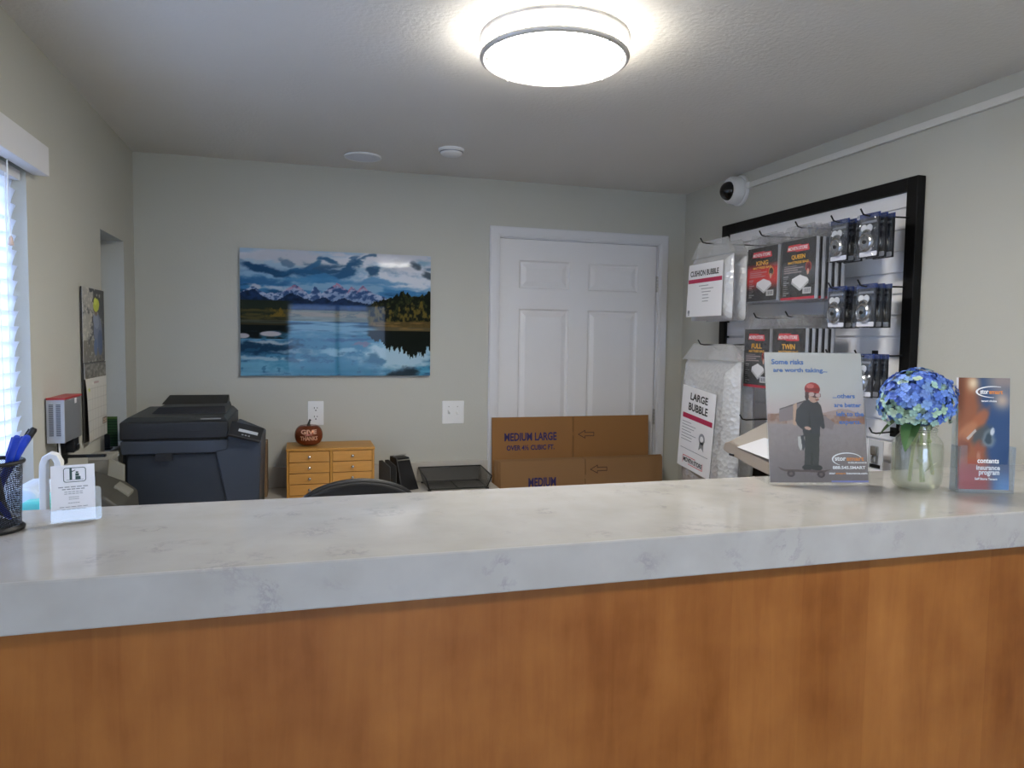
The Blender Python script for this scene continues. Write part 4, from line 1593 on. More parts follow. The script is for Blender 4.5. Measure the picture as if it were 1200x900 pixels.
def lock_pack(x, y0, z1, label, group):
    if _lk:
        return dup(_lk[0], (x, y0 + .092, z1), label)
    w_, h_ = .092, .152
    r = thing('padlock_pack', label, 'padlock', (x, y0 + w_, z1), (0, 0, -PI / 2), group)
    m_ = MB()
    m_.box((0, .020, -h_), (w_, .023, -.016))
    m_.build('backing_card', LKB, r)
    m_ = MB()
    m_.box((0, .0195, -.016), (w_, .0235, .0))
    m_.build('header_card', BLUEH, r)
    m_ = MB()
    m_.box((.012, .0186, -.034), (.080, .0192, -.026))
    m_.text('DISC LOCK', .016, -.0325, .06, .005, .0184)
    m_.build('lettering', INK_GREY, r, smooth='keep')
    MB().prism(rrect(.006, -h_ + .004, w_ - .006, -h_ + .020, .004), .0180, .0192).build('label_strip', PAPER, r)
    # disc body
    T = Matrix.Translation((w_ * .5, .012, -.100)) @ Matrix.Rotation(PI / 2, 4, 'X')
    m_ = MB().lathe([(.0001, -.008), (.030, -.008), (.034, -.004), (.034, .006), (.030, .011), (.024, .013), (.022, .010), (.010, .010), (.0001, .012)], 40, T)
    dsc = m_.build('lock_body', CHROME, r, smooth=True)
    MB().lathe([(.0001, .014), (.0065, .014), (.0065, .010)], 16, T).build('keyhole', INK_BLACK, dsc, smooth=True)
    MB().tube([(w_ * .5 - .018 + 0, .010, -.072), (w_ * .5 - .012, .010, -.062), (w_ * .5, .010, -.058), (w_ * .5 + .012, .010, -.062), (w_ * .5 + .018, .010, -.072)], .005, 10).build('shackle', CHROME, r, smooth=True)
    # pair of white round key heads above
    m_ = MB()
    for s_ in (-1, 1):
        m_.prism([(w_ * .5 + s_ * .011 + .014 * math.cos(a), -.052 + .013 * math.sin(a)) for a in [2 * PI * k / 20 for k in range(20)]], .008 + .001 * s_, .011 + .001 * s_)
    m_.build('key_head', mat('key_white', 'd9dbdc', .35), r, bevel=.001)
    MB().box((w_ * .5 - .004, .0085, -.085), (w_ * .5 + .004, .0115, -.062)).build('key_blade', CHROME, r)
    m_ = MB()
    m_.hexa([(.001, -.004, -h_ + .001), (w_ - .001, -.004, -h_ + .001), (w_ - .001, .0194, -h_ + .001), (.001, .0194, -h_ + .001)],
            [(.001, .006, -.002), (w_ - .001, .006, -.002), (w_ - .001, .0194, -.002), (.001, .0194, -.002)])
    m_.build('clear_shell', BLI, r, bevel=.004)
    _lk.append(r)
    return r


rows = {'top': 1.955, 'middle': 1.712, 'lower': 1.468}
for rn, zt in rows.items():
    for cn, y0 in (('left', 2.188), ('right', 2.043)):
        for k in range(3):
            wch = ['front', 'middle', 'rearmost'][k]
            lock_pack(1.875 + k * .031, y0, zt, f'clear packed disc padlock, {wch} on the {cn} hook of the {rn} padlock row', 'disc padlocks on the slatwall')
        hook(y0 + .046, zt - .009, 1.855, f'black wire hook of the {cn} padlock column, {rn} row')
# small chrome hasp pack lower down beside the poster
r = thing('hasp_lock_pack', 'small chrome latch hanging low on the slatwall, right of the poster stand', 'latch', (1.99, 2.165, 1.155), (0, 0, -PI / 2))
MB().box((0, .012, -.105), (.07, .014, 0)).build('backing_card', mat('clear_card', 'b9bcc0', .3), r)
MB().box((.02, .0, -.055), (.052, .012, -.02)).build('latch_body', CHROME, r, bevel=.004)
MB().tube([(.026, .006, -.055), (.026, .006, -.08), (.046, .006, -.08), (.046, .006, -.055)], .004, 8).build('shackle', CHROME, r, smooth=True)
MB().box((.012, .009, -.100), (.06, .012, -.088)).build('base_plate', BLACKM, r)
hook(2.13, 1.18, 1.97, 'black wire hook holding the small chrome latch, lowest on the slatwall')

# ---- bubble wrap bags
BUB = glass_mat('bubble_wrap', (.93, .94, .95), .10, .22, haze=.62, hazecol=(.86, .87, .88), bump=.45, bscale=55, fres=True)
FILM = glass_mat('poly_film', (.95, .95, .96), .10, .10, haze=.27, hazecol=(.84, .85, .85), bump=.4, bscale=16)
LABELW = mat('label_white', 'e8e8ea', .45, var=.01)


def pillow(w_, h_, t_, taper=0.0, seed=1, nx=20, nz=28, dip=.25):
    """soft bag: front/back grids bulging, in local xz, thickness along y"""
    rnd = random.Random(seed)
    mb = MB()
    grid = {}
    ph = [rnd.uniform(0, 6) for _ in range(6)]

    def P(i, j, s_):
        u, v = i / nx, j / nz
        edge = min(1, 5.5 * min(u, 1 - u)) ** .5 * min(1, 7 * min(v, 1 - v)) ** .5 if True else 1
        edge = max(0, edge)
        wx = w_ * (1 - taper * v)
        x_ = w_ * taper * v * .5 + u * wx
        wr = .06 * math.sin(v * 17 + ph[0] + 3 * u) + .05 * math.sin(u * 13 + ph[1] + v * 6) + .04 * math.sin(v * 41 + u * 23 + ph[2])
        y_ = s_ * t_ / 2 * edge * (1 + wr)
        return (x_, y_, v * h_)
    for s_ in (-1, 1):
        vs = [P(i, j, s_) for j in range(nz + 1) for i in range(nx + 1)]
        fs = [(j * (nx + 1) + i, j * (nx + 1) + i + 1, (j + 1) * (nx + 1) + i + 1, (j + 1) * (nx + 1) + i) for j in range(nz) for i in range(nx)]
        mb.add(vs, fs)
    return mb


def bag(name, label, x, y0, y1, z0, z1, t_, group, lab, hdr, taper, seed):
    w_, h_ = y1 - y0, z1 - z0
    r = thing(name, label, 'bubble wrap', (x, y1, z0), (0, 0, -PI / 2), group)
    pillow(w_, h_, t_, 0, seed).build('bubble_roll', BUB, r, smooth=True, ang=70, loc=(0, t_ / 2, 0))
    m_ = MB()
    m_.hexa([(.0, t_ * .3, h_ + .0005), (w_, t_ * .3, h_ + .0005), (w_, t_ * .7, h_ + .0005), (0, t_ * .7, h_ + .0005)],
            [(taper, t_ * .48, h_ + hdr), (w_ - taper, t_ * .48, h_ + hdr), (w_ - taper, t_ * .52, h_ + hdr), (taper, t_ * .52, h_ + hdr)])
    m_.build('bag_header', FILM, r)
    if lab == 'cushion':
        LM = Matrix.Translation((0, -.006, 0))
        lb = MB().hexa([(.012, -.0015, .018), (w_ - .028, -.0015, .018), (w_ - .028, .0002, .018), (.012, .0002, .018)], [(.03, -.0015, .255), (w_ - .024, -.0015, .255), (w_ - .024, .0002, .255), (.03, .0002, .255)], LM).build('label_sheet', LABELW, r)
        t = MB().text('CUSHION BUBBLE', .045, .200, w_ - .10, .026, -.008)
        t.build('lettering', INK_BLACK, lb, smooth='keep')
        MB().rect(.028, .170, w_ - .028, .188, -.0079).build('red_band', INK_MAGENTA, lb, smooth='keep')
        s_ = MB()
        for k, (a, b_) in enumerate(((.12, .20), (.14, .24), (.145, .22), (.15, .20), (.15, .205), (.15, .20))):
            s_.rect(a, .154 - k * .014, b_, .157 - k * .014, -.0079)
        s_.build('small_print', INK_GREY, lb, smooth='keep')
        s_ = MB()
        s_.flat([(.036 + .009 * math.cos(a), .040 + .009 * math.sin(a)) for a in [2 * PI * k / 20 for k in range(20)]], -.0079).flat([(.032, .034), (.040, .034), (.042, .022), (.036, .026), (.030, .022)], -.0079)
        s_.build('rosette', INK_GREY, lb, smooth='keep')
    if lab == 'large':
        # label stuck on slightly crooked
        lbm = Matrix.Translation((.035, -.0085, h_ - .50)) @ Matrix.Rotation(math.radians(6), 4, 'Y')
        lb = MB().box((0, -.0012, 0), (.285, .0006, .385), lbm).build('label_sheet', LABELW, r)
        t = MB().text('LARGE', .075, .325, .150, .034, -.0018, lbm).text('BUBBLE', .065, .275, .165, .036, -.0018, lbm)
        t.build('lettering', INK_BLACK, lb, smooth='keep')
        MB().rect(.02, .235, .275, .258, -.0018, lbm).build('red_band', INK_MAGENTA, lb, smooth='keep')
        s_ = MB()
        for k in range(7):
            s_.rect(.02, .215 - k * .014, .10 + .05 * math.sin(k * 2) ** 2, .218 - k * .014, -.0018, lbm)
        s_.rect(.02, .09, .26, .0925, -.0018, lbm)
        s_.build('small_print', INK_GREY, lb, smooth='keep')
        s_ = MB()
        s_.flat([(.20 + .026 * math.cos(a), .165 + .026 * math.sin(a)) for a in [2 * PI * k / 24 for k in range(24)]], -.0018, lbm)
        s_.flat([(.185, .150), (.215, .150), (.222, .110), (.20, .125), (.178, .110)], -.0018, lbm)
        s_.build('rosette', INK_GREY, lb, smooth='keep')
        MB().flat([(.20 + .014 * math.cos(a), .165 + .014 * math.sin(a)) for a in [2 * PI * k / 24 for k in range(24)]], -.0021, lbm).build('rosette_centre', LABELW, lb, smooth='keep')
        a_, b_2 = MB(), MB()
        a_.text("MOVE'N STORE", .055, .030, .165, .022, -.0021, lbm)
        a_.build('logo_lettering', INK_BLACK, lb, smooth='keep')
        for (p, q_, s1, s2) in ((.048, .056, .16, .059), (.048, .022, .051, .058), (.10, .022, .225, .025), (.222, .025, .225, .056)):
            b_2.rect(p, q_, s1, s2, -.0019, lbm)
        b_2.build('logo_badge', INK_RED, lb, smooth='keep')
    return r


bag('cushion_bubble_bag', 'labelled cushion bubble wrap bag, front on the upper left hook', 1.745, 2.72, 3.055, 1.600, 1.885, .060, 'bags of bubble wrap', 'cushion', .075, .05, 1)
bag('cushion_bubble_bag', 'bubble wrap bag hanging behind the cushion bubble label bag, upper left hook', 1.825, 2.745, 3.06, 1.598, 1.88, .062, 'bags of bubble wrap', None, .075, .05, 2)
hook(2.905, 1.945, 1.72, 'black wire hook carrying the cushion bubble bags')
bag('large_bubble_bag', 'tall bag of large bubble wrap with crooked white label, front on lower left hook', 1.745, 2.66, 3.12, .80, 1.42, .085, 'bags of bubble wrap', 'large', .075, .07, 3)
bag('large_bubble_bag', 'tall unlabelled bubble wrap bag hanging behind the large bubble bag', 1.865, 2.745, 3.10, .82, 1.42, .085, 'bags of bubble wrap', None, .07, .07, 4)
hook(2.53, 1.19, 1.70, 'black wire hook carrying the sagging beige foam pouch pack')
hook(2.90, 1.49, 1.72, 'black wire hook carrying the large bubble bags')

# foam pouch pack sticking out between bubble and poster
FO = mat('foam_beige', 'a89d92', .7, var=.04)
fm = thing('foam_pouch_pack', 'beige foam pouch pack sagging on its hook, left of the poster stand', 'foam pack', (1.68, 2.615, 1.055), (0, 0, -PI / 2))
m_ = MB()
sec = []
for k in range(13):
    a = PI * k / 12
    sec.append((.0 - .018 * math.sin(a), .018 - .018 * math.cos(a)))
vs, fs = [], []
path = [(.0, .0), (.10, .02), (.20, .03), (.34, .03)]
m_.prism([(0, .012), (.004, .002), (.016, -.002), (.20, -.035), (.42, -.06), (.42, -.025), (.20, .022), (.05, .045), (.016, .036)], 0, .20, axis='y')
m_.build('folded_foam', FO, fm, bevel=.008, seg=3)
m_ = MB()
m_.hexa([(.03, .005, .04), (.40, .0, .01), (.40, .19, .01), (.03, .19, .04)], [(.10, .15, .135), (.30, .15, .125), (.30, .19, .125), (.10, .19, .135)])
m_.build('upper_fold', mat('foam_pale', 'b5ada4', .7), fm, bevel=.008)
MB().hexa([(.11, -.006, .030), (.33, -.012, .015), (.33, -.004, .015), (.11, .002, .030)], [(.19, .06, .075), (.34, .05, .065), (.34, .06, .065), (.19, .068, .075)]).build('label_sheet', PAPER, fm)
MB().box((.055, -.004, -.012), (.085, .0, -.004)).build('clip', BLACKP, fm)

# ---- security camera and conduit
sc = thing('security_camera', 'white dome security camera mounted high on the right wall near the corner', 'security camera', (XR, 3.175, 2.252))
Tb = Matrix.Rotation(-PI / 2, 4, 'Y')
MB().lathe([(.074, 0), (.074, .012), (.070, .016)], 40, Tb).build('mounting_ring', WHITEP, sc, smooth=True)
MB().lathe([(.066, .017), (.068, .030), (.066, .058), (.058, .070), (.052, .072)], 40, Tb).build('housing', WHITEP, sc, smooth=True)
Td = Matrix.Translation((-.070, -.004, -.006)) @ Matrix.Rotation(-PI / 2 - .15, 4, 'Y') @ Matrix.Rotation(.3, 4, 'X')
pr = [(.046 * math.cos(a), .040 * math.sin(a)) for a in [PI / 2 * k / 10 for k in range(10)]] + [(.0001, .040)]
MB().lathe([(.046, -.01)] + pr, 32, Td).build('dome', mat('dark_dome', '08090b', .06, spec=.5), sc, smooth=True, ang=80)
cdt = thing('cable_conduit', 'long white cable conduit running along the top of the right wall', 'conduit', (XR, 1.0, 2.262))
MB().box((-.018, -3.2, -.013), (-.001, 2.085, .013)).build('channel', mat('conduit_white', 'd6d4cd', .5), cdt, bevel=.002)
MB().box((-.020, 2.075, -.015), (-.001, 2.098, .015)).build('end_cap', WHITEP, cdt, bevel=.001)

# ============================================================ CARDBOARD BOXES (flattened, leaning on the door)
KR = mat('kraft_board', '8f6538', .85, var=.05, vscale=5)
KR2 = mat('kraft_board_pale', '8d6a45', .85, var=.05, vscale=5)
KRE = mat('kraft_edge', '7a5a38', .9)


def arrow(mb, x, z, w_, h_, y, st):
    pts = [(x, z + h_ / 2), (x + w_ * .42, z + h_), (x + w_ * .42, z + h_ * .72), (x + w_, z + h_ * .72), (x + w_, z + h_ * .28), (x + w_ * .42, z + h_ * .28), (x + w_ * .42, z)]
    n = len(pts)
    for i in range(n):
        a, b_ = Vector(pts[i]), Vector(pts[(i + 1) % n])
        d_ = (b_ - a).normalized()
        nn = Vector((-d_.y, d_.x)) * st / 2
        q_ = [a - nn - d_ * st / 2, b_ - nn + d_ * st / 2, b_ + nn + d_ * st / 2, a + nn - d_ * st / 2]
        mb.flat([(p.x, p.y) for p in q_], y)


def flat_box(label, name, x0, x1, y, h_, tilt, seam, m_, lines, arr, group, yaw=0.0):
    """a knocked-down carton: front ply with a flap crease and a joint seam, rear ply, printed marks"""
    w_ = x1 - x0
    r = thing(name, label, 'box', (x0, y, .001), (-tilt, 0, yaw), group)
    ft = MB()
    s_ = seam - x0
    flap = .0
    ft.box((0, 0, 0), (s_ - .003, .004, h_)).box((s_ + .003, 0, 0), (w_, .004, h_)).box((s_ - .003, 0, 0), (s_ + .003, .004, h_ * .58)).box((s_ - .003, 0, h_ - .105), (s_ + .003, .004, h_ - .085))
    ft.build('front_ply', m_, r)
    MB().box((0.002, .0045, 0.0), (w_ - .002, .0085, h_ - .002)).build('rear_ply', KRE, r)
    MB().box((0.0, .001, h_ * .62), (w_, .0045, h_ * .62 + .002)).build('crease', KRE, r)
    if lines:
        t_ = MB()
        for body, lx, lz, lw, lh in lines:
            t_.text(body, lx, lz, lw, lh, -.0006)
        t_.build('lettering', INK_NAVY, r, smooth='keep')
    if arr:
        a_ = MB()
        arrow(a_, *arr, -.0006, .004)
        a_.build('arrow_mark', INK_BROWN, r, smooth='keep')
    return r


# rear taller cartons: MEDIUM LARGE. top edge z 1.10
g_ = 'flattened moving boxes leaning on the door'
for k in range(3):
    if k == 0:
        flat_box('flattened brown box printed medium large, front of the taller stack', 'flattened_box', .963, 1.868, 3.600, 1.092, .050, 1.418, KR,
                 [('MEDIUM LARGE', .068, .965, .292, .044), ('OVER 4½ CUBIC FT.', .080, .915, .268, .028)], (.486, .972, .090, .042), g_)
    else:
        flat_box(f'plain edge of flattened brown box, {"second" if k == 1 else "rearmost"} in the taller stack', 'flattened_box', .963 + .003 * k, 1.868 + .003 * k, 3.600 + .011 * k, 1.089, .050, 1.418, KR, None, None, g_)
for k in range(5):
    if k == 0:
        flat_box('flattened brown box printed medium, foremost of the shorter stack', 'flattened_box', .985, 1.910, 3.515, .872, .05, 1.455, KR2,
                 [('MEDIUM', .152, .735, .152, .048), ('OVER 3 CUBIC FT.', .090, .680, .272, .028)], (.500, .795, .094, .042), g_)
    else:
        nm = ['second', 'third', 'fourth', 'rearmost'][k - 1]
        flat_box(f'plain flattened brown box, {nm} in the shorter stack', 'flattened_box', .985 - .005 * k, 1.910 + .004 * k, 3.515 + .011 * k, .872 + .001 * k, .05, 1.455, KR2, None, None, g_)

# ============================================================ COUNTER TOP ITEMS
# ---- poster in slanted acrylic stand
def boy(c):
    u, v = c.u, c.v
    sky = np.array(hx('c9c6bf'))[None, None] * np.ones(u.shape + (1,))
    lo = np.array(hx('c4b1ac'))
    k = (1 - sm(v, .50, .74))[..., None]
    c.c = sky * (1 - k) + lo * k
    k = sm(v, .86, .6)
    # hills and tree line
    hl = .515 + .03 * np.sin(u * 9 + 1) * (u > .5) + .02 * (fbm(u * 12, u * 0, 3) - .5)
    c.put((v < hl + .015 - .0 * u), 'a08272', .55)
    n = fbm(u * 18, v * 20, 9, 4)
    c.put(((v < .50 + .035 * n) & (v > .42) & ((u < .2) | (u > .55))).astype(float) * sm(n, .2, .6), '8a5f48', .8)
    c.put(((v < .49) & (v > .43) & (u > .62)).astype(float) * sm(u, .6, .9), 'a0603a', .6)
    # road
    rd = v < .445
    rc = np.array(hx('9c8f8d')) + (fbm(u * 40, v * 50, 5, 4)[..., None] - .5) * 14
    kk = sm(v, .0, .44)[..., None]
    rc = rc * (1 - .22 * (1 - kk))
    c.c = np.where(rd[..., None], rc, c.c)
    c.put(sm(.10 - abs(v - .44), .07, .1), 'a99a94', .45)
    # cardboard wings
    c.put(inpoly(u, v, [(.125, .56), (.40, .63), (.40, .49), (.12, .46)]), '8d7f7e')
    c.put(inpoly(u, v, [(.57, .52), (.685, .455), (.66, .40), (.57, .42)]), '8d7f7e')
    c.put(inpoly(u, v, [(.125, .56), (.40, .63), (.40, .62), (.125, .553)]), '5c4f4d')
    c.put(inpoly(u, v, [(.27, .59), (.31, .61), (.29, .43), (.26, .44)]), 'c9a58c')
    # jacket body, arm
    c.put(inpoly(u, v, [(.36, .605), (.42, .635), (.50, .635), (.555, .59), (.575, .50), (.585, .415), (.56, .405), (.535, .43), (.53, .35), (.36, .35), (.355, .40), (.31, .43), (.285, .47), (.30, .55)]), '3b3d40')
    c.put(inpoly(u, v, [(.43, .60), (.44, .46), (.445, .36), (.44, .36), (.42, .47)]), '2a2c2f')
    c.put(inpoly(u, v, [(.30, .35), (.34, .35), (.345, .27), (.325, .24), (.305, .27)]), 'c9c4be')
    c.put(inpoly(u, v, [(.33, .355), (.365, .36), (.37, .27), (.345, .235)]), '3f4246')
    # trousers
    c.put(inpoly(u, v, [(.375, .37), (.525, .37), (.515, .24), (.50, .12), (.35, .115), (.365, .22)]), '393c38')
    c.put(inpoly(u, v, [(.43, .24), (.445, .24), (.44, .12), (.42, .12)]), '2c2e2b')
    # hand, collar, head, goggles, helmet
    c.put(ell(u, v, .408, .412, .034, .012, -8), 'd0a590')
    c.put(inpoly(u, v, [(.42, .635), (.46, .665), (.505, .64), (.47, .62)]), 'dedbd6')
    c.put(ell(u, v, .485, .655, .055, .045), 'c39a85')
    c.put(ell(u, v, .415, .655, .02, .03), '4a3430')
    c.put(ell(u, v, .475, .715, .080, .052), 'b0312c')
    c.put(inpoly(u, v, [(.395, .70), (.555, .70), (.555, .725), (.395, .725)]) & ell(u, v, .475, .715, .08, .052), '8e2624')
    c.put(ell(u, v, .455, .738, .04, .018), 'd06a62')
    c.put(inpoly(u, v, [(.40, .695), (.56, .68), (.56, .655), (.50, .645), (.40, .675)]), '5c3b38')
    c.put(ell(u, v, .465, .675, .030, .017) | ell(u, v, .53, .667, .026, .016), 'c9a9a0')
    c.put(ell(u, v, .52, .632, .022, .006), '8a4a40')
    # shoes and skateboard
    c.put(ell(u, v, .385, .112, .055, .022) | ell(u, v, .48, .110, .058, .022), '26292a')
    c.put(inpoly(u, v, [(.08, .118), (.15, .100), (.55, .090), (.62, .098), (.56, .075), (.18, .080), (.12, .092)]), '5c4d48')
    c.put(ell(u, v, .215, .066, .040, .026) | ell(u, v, .52, .060, .040, .026), '463d3b')
    c.put(ell(u, v, .215, .066, .018, .012) | ell(u, v, .52, .060, .018, .012), '6a5e5a')
    c.put((v < .012) & (u > .62), '7f83c0')


pw, ph_ = .2165, .280
p0, p1 = Vector((.955, 1.300, ZT)), Vector((1.167, 1.253, ZT))
yaw = math.atan2(p1.y - p0.y, p1.x - p0.x)
ps = thing('poster_stand', 'clear slanted sign holder with poster of a skateboarding child in red helmet', 'sign', (p0.x, p0.y, ZT + .001), (0, 0, yaw))
tilt = math.radians(-11)
Rt = Matrix.Translation((0, .004, .005)) @ Matrix.Rotation(tilt, 4, 'X')
pr_ = paint('poster_print', pw, ph_, 210, 260, boy, paint_mat('poster_paper', .3, .6), ps, thick=.0006, back=PAPER)
pr_.matrix_local = Rt
tx, wx, ox = MB(), MB(), MB()
yy = -.0007
for body, x_, z_, w2, h2 in (('Some risks', .066, .905, .33, .042), ('are worth taking...', .080, .835, .56, .045), ('...others', .68, .645, .23, .035), ('are better', .69, .575, .28, .035),
                             ('left to the', .71, .505, .28, .037), ('experts.', .73, .435, .23, .040)):
    tx.text(body, x_ * pw, z_ * ph_, w2 * pw, h2 * ph_, yy)
t1 = tx.build('headline', INK_BLUE, pr_, smooth='keep')
wx.text('stor', .665 * pw, .163 * ph_, .115 * pw, .032 * ph_, yy).text('INSURANCE', .80 * pw, .143 * ph_, .19 * pw, .012 * ph_, yy)
wx.text('888.545.SMART', .64 * pw, .100 * ph_, .335 * pw, .024 * ph_, yy).text('stor', .60 * pw, .060 * ph_, .065 * pw, .016 * ph_, yy).text('insurance.com', .775 * pw, .060 * ph_, .215 * pw, .017 * ph_, yy)
# swoosh
sw1 = []
for k in range(25):
    a = math.radians(15 + 225 * k / 24)
    sw1.append((.79 + .155 * math.cos(a) * 1.0, .175 + .052 * math.sin(a)))
sw2 = []
for k in range(25):
    a = math.radians(15 + 225 * k / 24)
    th_ = .35 + .65 * math.sin(PI * k / 24)
    sw2.append((.79 + (.155 - .018 * th_) * math.cos(a), .175 + (.052 - .009 * th_) * math.sin(a)))
for k in range(24):
    wx.flat([(sw1[k][0] * pw, sw1[k][1] * ph_), (sw1[k + 1][0] * pw, sw1[k + 1][1] * ph_), (sw2[k + 1][0] * pw, sw2[k + 1][1] * ph_), (sw2[k][0] * pw, sw2[k][1] * ph_)], yy)
wx.build('logo_lettering', INK_WHITE, pr_, smooth='keep')
ox.text('smart', .785 * pw, .163 * ph_, .18 * pw, .030 * ph_, yy).text('smart', .668 * pw, .060 * ph_, .10 * pw, .015 * ph_, yy)
ox.build('orange_lettering', INK_ORANGE, pr_, smooth='keep')
m_ = MB()
m_.box((-.002, -.0030, -.001), (pw + .002, -.0012, ph_ + .001), Rt)
m_.box((-.002, .0020, -.001), (pw + .002, .0038, ph_ + .001), Rt)
m_.box((-.002, .0, -.001), (pw + .002, .10, .001))
m_.build('acrylic_holder', ACRYLIC, ps)

# ---- brochure in holder
def bro(c):
    u, v = c.u, c.v
    n = fbm(u * 4, v * 6, 3, 4)
    a = np.array(hx('9a5f42'))
    b_ = np.array(hx('34507a'))
    k = sm(u + .25 * (v - .5) + .15 * (n - .5), .38, .62)[..., None]
    c.c = a * (1 - k) + b_ * k
    c.put(sm(v, .80, .98) * sm(u, .35, .8), 'b9a08f', .75)
    c.put(np.exp(-((u - .28) ** 2 / .012 + (v - .95) ** 2 / .004)), 'f0dcb8', .9)
    c.put(np.exp(-((u - .85) ** 2 / .03 + (v - .80) ** 2 / .006)), 'e3c3a5', .8)
    c.put((1 - sm(u, .0, .2)) * sm(v, .5, .8), '5a3020', .6)
    nn = (fbm(u * 9, v * 16, 23, 4) - .5)

    def soft(cx, cy, rx, ry, rot, col, al):
        r = math.radians(rot)
        du, dv = u - cx + nn * .10, v - cy + nn * .05
        p = du * math.cos(r) + dv * math.sin(r)
        q = -du * math.sin(r) + dv * math.cos(r)
        c.put(1 - sm(np.sqrt((p / rx) ** 2 + (q / ry) ** 2), .55, 1.25), col, al)
    soft(.40, .60, .26, .085, 28, 'b06a48', .85)
    soft(.16, .50, .24, .085, 20, 'b87a58', .85)
    soft(.10, .38, .16, .10, 0, '7a4a40', .7)
    soft(.46, .48, .20, .095, 10, '4a555a', .9)
    soft(.60, .45, .13, .085, 0, '7f8b92', .9)
    soft(.60, .455, .08, .055, 0, '33434f', .9)
    soft(.66, .515, .05, .03, 0, 'd5dade', .9)
    soft(.42, .36, .11, .09, 0, '9a5a45', .8)
    soft(.42, .30, .05, .05, 0, 'c08a70', .7)
    c.put(sm(v, .32, .12) * (1 - sm(u, .45, .8)), 'a8343c', .85)
    c.put(sm(v, .22, .02) * sm(u, .55, .9), '5a94d0', .85)
    c.put(inpoly(u, v, [(.16, .46), (.34, .54), (.36, .52), (.2, .44)]), 'c9c4bc', .8)


bw_, bh_ = .1016, .229
b0 = Vector((1.289, 1.150, ZT))
yaw = math.radians(-20)
bs = thing('brochure_holder', 'clear holder of tall insurance brochures at the right end of the counter', 'brochure holder', (b0.x, b0.y, ZT + .001), (0, 0, yaw))
Rt = Matrix.Translation((.004, .006, .006)) @ Matrix.Rotation(math.radians(-4), 4, 'X')
b1 = paint('brochure', bw_, bh_, 90, 190, bro, paint_mat('brochure_paper', .25, .6), bs, thick=.008, back=PAPER)
b1.matrix_local = Rt
wx = MB()
for body, x_, z_, w2, h2 in (('contents', .38, .235, .42, .042), ('insurance', .36, .175, .46, .042), ('program', .41, .118, .40, .048), ('Self Store Tenant', .33, .085, .44, .022), ('stor', .42, .855, .16, .04), ('tenant choice', .44, .785, .30, .018)):
    wx.text(body, x_ * bw_, z_ * bh_, w2 * bw_, h2 * bh_, -.0007)
wx.build('white_lettering', INK_WHITE, b1, smooth='keep')
wx = MB()
for k in range(24):
    def sw_pt(k, ins):
        a = math.radians(60 + 215 * k / 24)
        th_ = ins * (.3 + .7 * math.sin(PI * k / 24))
        return ((.66 + (.33 - .04 * th_) * math.cos(a)) * bw_, (.875 + (.052 - .012 * th_) * math.sin(a)) * bh_)
    wx.flat([sw_pt(k, 0), sw_pt(k + 1, 0), sw_pt(k + 1, 1), sw_pt(k, 1)], -.0007)
wx.build('logo_swoosh', INK_WHITE, b1, smooth='keep')
ox = MB().text('smart', .59 * bw_, .855 * bh_, .27 * bw_, .036 * bh_, -.0007)
ox.build('orange_lettering', INK_ORANGE, b1, smooth='keep')
HA = glass_mat('holder_acrylic', (.93, .96, .99), .07, .03, haze=.10, hazecol=(.7, .8, .9))
m_ = MB()
W2_ = bw_ + .008
m_.add([(0, -.004, 0), (W2_, -.004, 0), (W2_, -.004, .098), (W2_ - .014, -.004, .098), (W2_ - .016, -.004, .060), (.016, -.004, .060), (.014, -.004, .098), (0, -.004, .098)], [(0, 1, 2, 3, 4, 5, 6, 7)])
m_.box((0, -.004, 0), (W2_, .030, .0015)).box((0, -.004, .0015), (.0015, .030, .095)).box((W2_ - .0015, -.004, .0015), (W2_, .030, .095)).box((0, .0285, .0015), (W2_, .030, .150))
m_.build('acrylic_pocket', HA, bs)

# ---- mason jar
jar = thing('mason_jar', 'clear glass mason jar vase holding the blue hydrangea on the counter', 'vase', (1.245, 1.210, ZT + .001))
JG = glass_mat('jar_glass', (.95, .965, .93), .06, .04, haze=.13, hazecol=(.80, .81, .73), bump=.15, bscale=20)
prof = [(.0001, .001), (.034, .001), (.042, .005), (.0475, .016), (.0485, .03), (.0485, .085), (.0465, .098), (.040, .108), (.0345, .113), (.0345, .131), (.037, .132), (.037, .1335), (.0345, .1345)]
MB().lathe(prof, 48, cap=False).build('glass', JG, jar, smooth=True, ang=50)
MB().tube([(.0352 * math.cos(a), .0352 * math.sin(a), .118 + .004 * a / 6.28) for a in [4 * PI * k / 60 for k in range(60)]], .0012, 6).build('screw_thread', JG, jar, smooth=True)
MB().lathe([(.0001, .004), (.034, .004), (.0455, .018), (.0465, .092), (.0001, .0921)], 40).build('water', glass_mat('water', (.94, .95, .90), .03, .02, haze=.14, hazecol=(.80, .80, .70), fres=False), jar, smooth=True)

